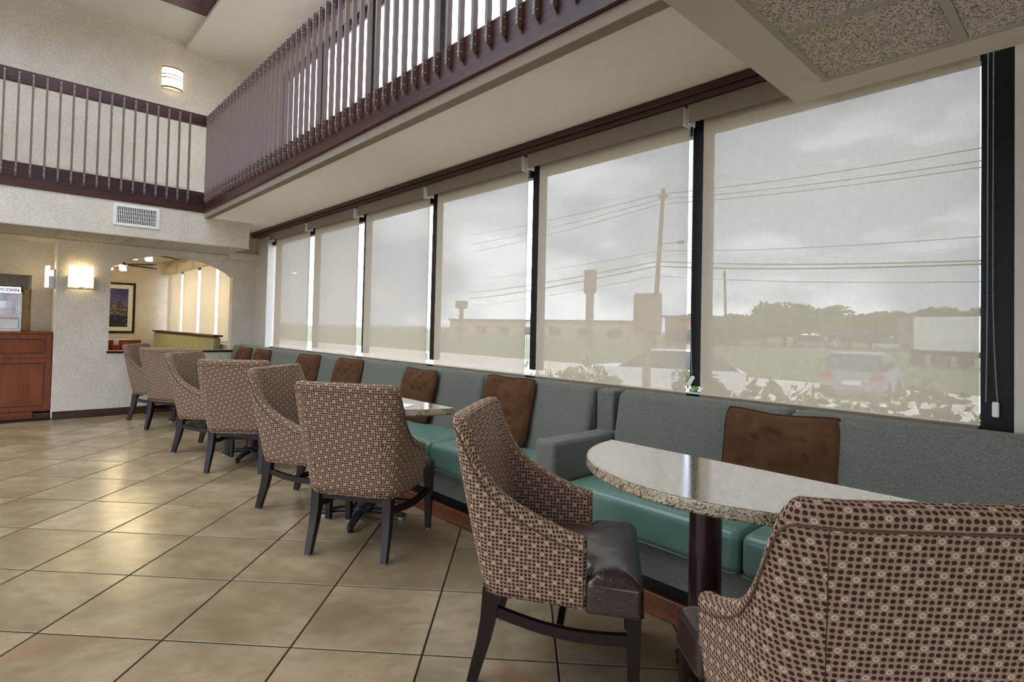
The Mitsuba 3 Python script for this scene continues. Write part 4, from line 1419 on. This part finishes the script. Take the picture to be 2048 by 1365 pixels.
TR = [(1480, 625, 1440, 660), (1570, 606, 1500, 640), (1590, 604, 1600, 650), (1660, 612, 1660, 650), (1740, 620, 1740, 660), (1700, 635, 1700, 665), (1530, 632, 1530, 665), (1820, 622, 1820, 640), (1890, 614, 1890, 640), (1945, 612, 1945, 640), (1370, 628, 1370, 650)]
TL = ['small tree at the left end of the tree line', 'tall dark tree left of the middle of the tree line', 'tall tree in the middle of the tree line', 'broad tree right of the middle of the tree line', 'sloping tree at the right end of the tree line',
      'low tree before the right end of the tree line', 'low tree under the tall dark tree', 'tree top just left of the trailer roof', 'round tree top above the trailer', 'tree top above the right end of the trailer', 'tree top behind the reddish building']
for i, (x, y, _, _) in enumerate(TR):
    d = 120 if i == 10 else 96 + 9 * (i % 4)
    tp = RAY((x, y), d)
    hgt = tp[2] - ZG
    k = thing('tree', TL[i], 'tree', 'trees on the horizon')
    Vs, Fs, o = [], [], 0
    for q in range(7):
        r_ = np.random.default_rng(100 + i * 10 + q)
        c_ = np.array([tp[0] + r_.uniform(-1.6, 1.6), tp[1] + r_.uniform(-2.6, 2.6), ZG + hgt * r_.uniform(0.42, 0.78)])
        rad = np.array([2.0, 2.6, hgt * 0.24]) * r_.uniform(0.8, 1.15)
        V, F = blob_leaves(420, c_, rad, 0.42, i * 31 + q)
        Vs.append(V)
        Fs.append(F + o)
        o += len(V)
    put('crown', trimesh.Trimesh(np.vstack(Vs), np.vstack(Fs), process=False), 'm_foliage', k)
    put('trunk', tube([[tp[0], tp[1], ZG], [tp[0] + 0.2, tp[1], ZG + hgt * 0.5]], [0.35, 0.2], 7), 'm_bark', k)


# cars
def car(label, cen, ang, color, length=4.5, width=1.75, height=1.45, wagon=False, gnd=ZG):
    k = thing('car', label, 'car')
    tw = T().translate((cen[0], cen[1], gnd)).rotate([0, 0, 1], ang)
    h, L2, W2 = height, length / 2, width / 2
    lower = Polygon([(-L2, 0.30), (-L2 + 0.05, 0.85), (-L2 + 0.9, 0.95), (L2 - 0.05, 0.92), (L2, 0.35), (L2 - 0.2, 0.22), (-L2 + 0.2, 0.22)])
    m = extrude_xz(lower, -W2, W2)
    cab = [(-L2 + 1.1, 0.93), (-L2 + 1.9, h - 0.03), (-L2 + 2.2, h), (L2 - 1.3, h), (L2 - (0.35 if wagon else 0.7), h - 0.08), (L2 - 0.1 if wagon else L2 - 0.2, 0.92)]
    gl = Polygon(cab)
    P = np.array(gl.exterior.coords)[:-1]
    V = np.array([[x, s * (W2 - 0.06 - 0.16 * (z - 0.92)), z] for s in (-1, 1) for x, z in P])
    glass = trimesh.convex.convex_hull(V)
    roof = trimesh.convex.convex_hull(np.array([[x, s * (W2 - 0.17), z] for s in (-1, 1) for x in (-L2 + 1.85, L2 - (0.4 if wagon else 1.0)) for z in (h - 0.05, h + 0.02)]))
    for n, me, mt in (('body', m, color), ('cabin_glass', glass, 'm_car_glass'), ('roof', roof, color)):
        kk = put(n, me, mt, k)
        scene[kk]['to_world'] = tw
    for x in (-L2 + 0.85, L2 - 0.85):
        for s in (-1, 1):
            w = trimesh.creation.cylinder(0.32, 0.2, sections=20)
            w.apply_transform(trimesh.transformations.rotation_matrix(PI / 2, (1, 0, 0)))
            w.apply_translation((x, s * (W2 - 0.08), 0.32))
            kk = put('wheel', w, 'm_tyre', k, smooth=40)
            scene[kk]['to_world'] = tw
    for s in (-1, 1):
        kk = put('tail_light', bx(L2 - 0.06, L2 + 0.02, s * (W2 - 0.35), s * (W2 - 0.02), 0.68, 0.86), 'm_tail', k)
        scene[kk]['to_world'] = tw
    kk = put('number_plate', bx(L2 - 0.02, L2 + 0.02, -0.25, 0.25, 0.5, 0.64), 'm_paper', k)
    scene[kk]['to_world'] = tw


a, b = RAY((1170, 740), 18), RAY((1485, 740), 18)
c_ = (a + b) / 2
car('white parked car side-on behind the sign post', c_, math.degrees(math.atan2(b[1] - a[1], b[0] - a[0])), 'm_car_white', 4.7)
c_ = RAY((1726, 740), 22.5)
car('grey hatchback seen from behind in the rightmost window', c_, math.degrees(math.atan2(c_[1], c_[0])) + 172, 'm_car_grey', 4.2, 1.72, 1.46, True)
car('distant white van on the road below the trees', RAY((1630, 690), 108), 100, 'm_car_white', 5.6, 2.0, 2.0, True)
car('second distant white van beside the trailer', RAY((1782, 690), 112), 100, 'm_car_white', 5.2, 2.0, 2.0, True)
k = thing('trailer', 'long white box trailer at the right of the rightmost window', 'trailer')
a, b = RAY((1797, 640), 50), RAY((2150, 650), 44)
an = math.atan2(b[1] - a[1], b[0] - a[0])
Ln = np.hypot(*(b - a)[:2])
tf = trimesh.transformations.translation_matrix((a[0], a[1], 0)) @ trimesh.transformations.rotation_matrix(an, (0, 0, 1))
for n, me, mt in (('box', bx(1.1, Ln, 0, 2.5, 0.25, 2.55, 0.04), 'm_trailer'), ('front_doors', bx(0, 1.15, 0.02, 2.48, 0.25, 2.62, 0.03), 'm_sign'), ('chassis', bx(0.4, Ln - 0.4, 0.5, 2.0, -0.1, 0.26), 'm_tyre')):
    me.apply_transform(tf)
    put(n, me, mt, k)
for x in (1.2, 3.0, Ln - 3.2, Ln - 1.8):
    for y in (0.15, 2.1):
        w = trimesh.creation.cylinder(0.48, 0.28, sections=18)
        w.apply_transform(trimesh.transformations.rotation_matrix(PI / 2, (1, 0, 0)))
        w.apply_translation((x, y + 0.1, ZG + 0.48))
        w.apply_transform(tf)
        put('wheel', w, 'm_tyre', k, smooth=40)

# shrubs right outside the glass
SH = [(3.9, 1.55), (4.1, 0.55), (3.8, 0.95), (3.9, 2.25), (4.0, 3.0), (4.1, 0.05), (4.2, 3.9)]
SL = ['leafy shrub outside at the left of the rightmost window', 'leafy shrub outside right of the grey hatchback', 'leafy shrub outside in the middle of the rightmost window', 'leafy shrub outside below the sign post', 'leafy shrub outside left of the sign post',
      'reddish shrub outside in the lower right corner of the window', 'leafy shrub outside behind the third blind']
for i, (x, y) in enumerate(SH):
    k = thing('shrub', SL[i], 'shrub', 'shrubs outside the windows')
    Vs, Fs, o = [], [], 0
    st = []
    r_ = np.random.default_rng(500 + i)
    for q in range(7):
        b_ = np.array([x + r_.uniform(-0.3, 0.3), y + r_.uniform(-0.3, 0.3), r_.uniform(0.25, 0.72)])
        st.append(tube([[x, y, -0.30], (np.array([x, y, 0.1]) + b_) / 2, b_], [0.012, 0.009, 0.004], 5))
        V, F = blob_leaves(60, b_, (0.16, 0.16, 0.16), 0.045, 900 + 10 * i + q)
        Vs.append(V)
        Fs.append(F + o)
        o += len(V)
    put('stems', cat_(st), 'm_bark', k)
    put('leaves', trimesh.Trimesh(np.vstack(Vs), np.vstack(Fs), process=False), 'm_leaf_red' if i == 5 else 'm_leaf', k, kind='stuff')
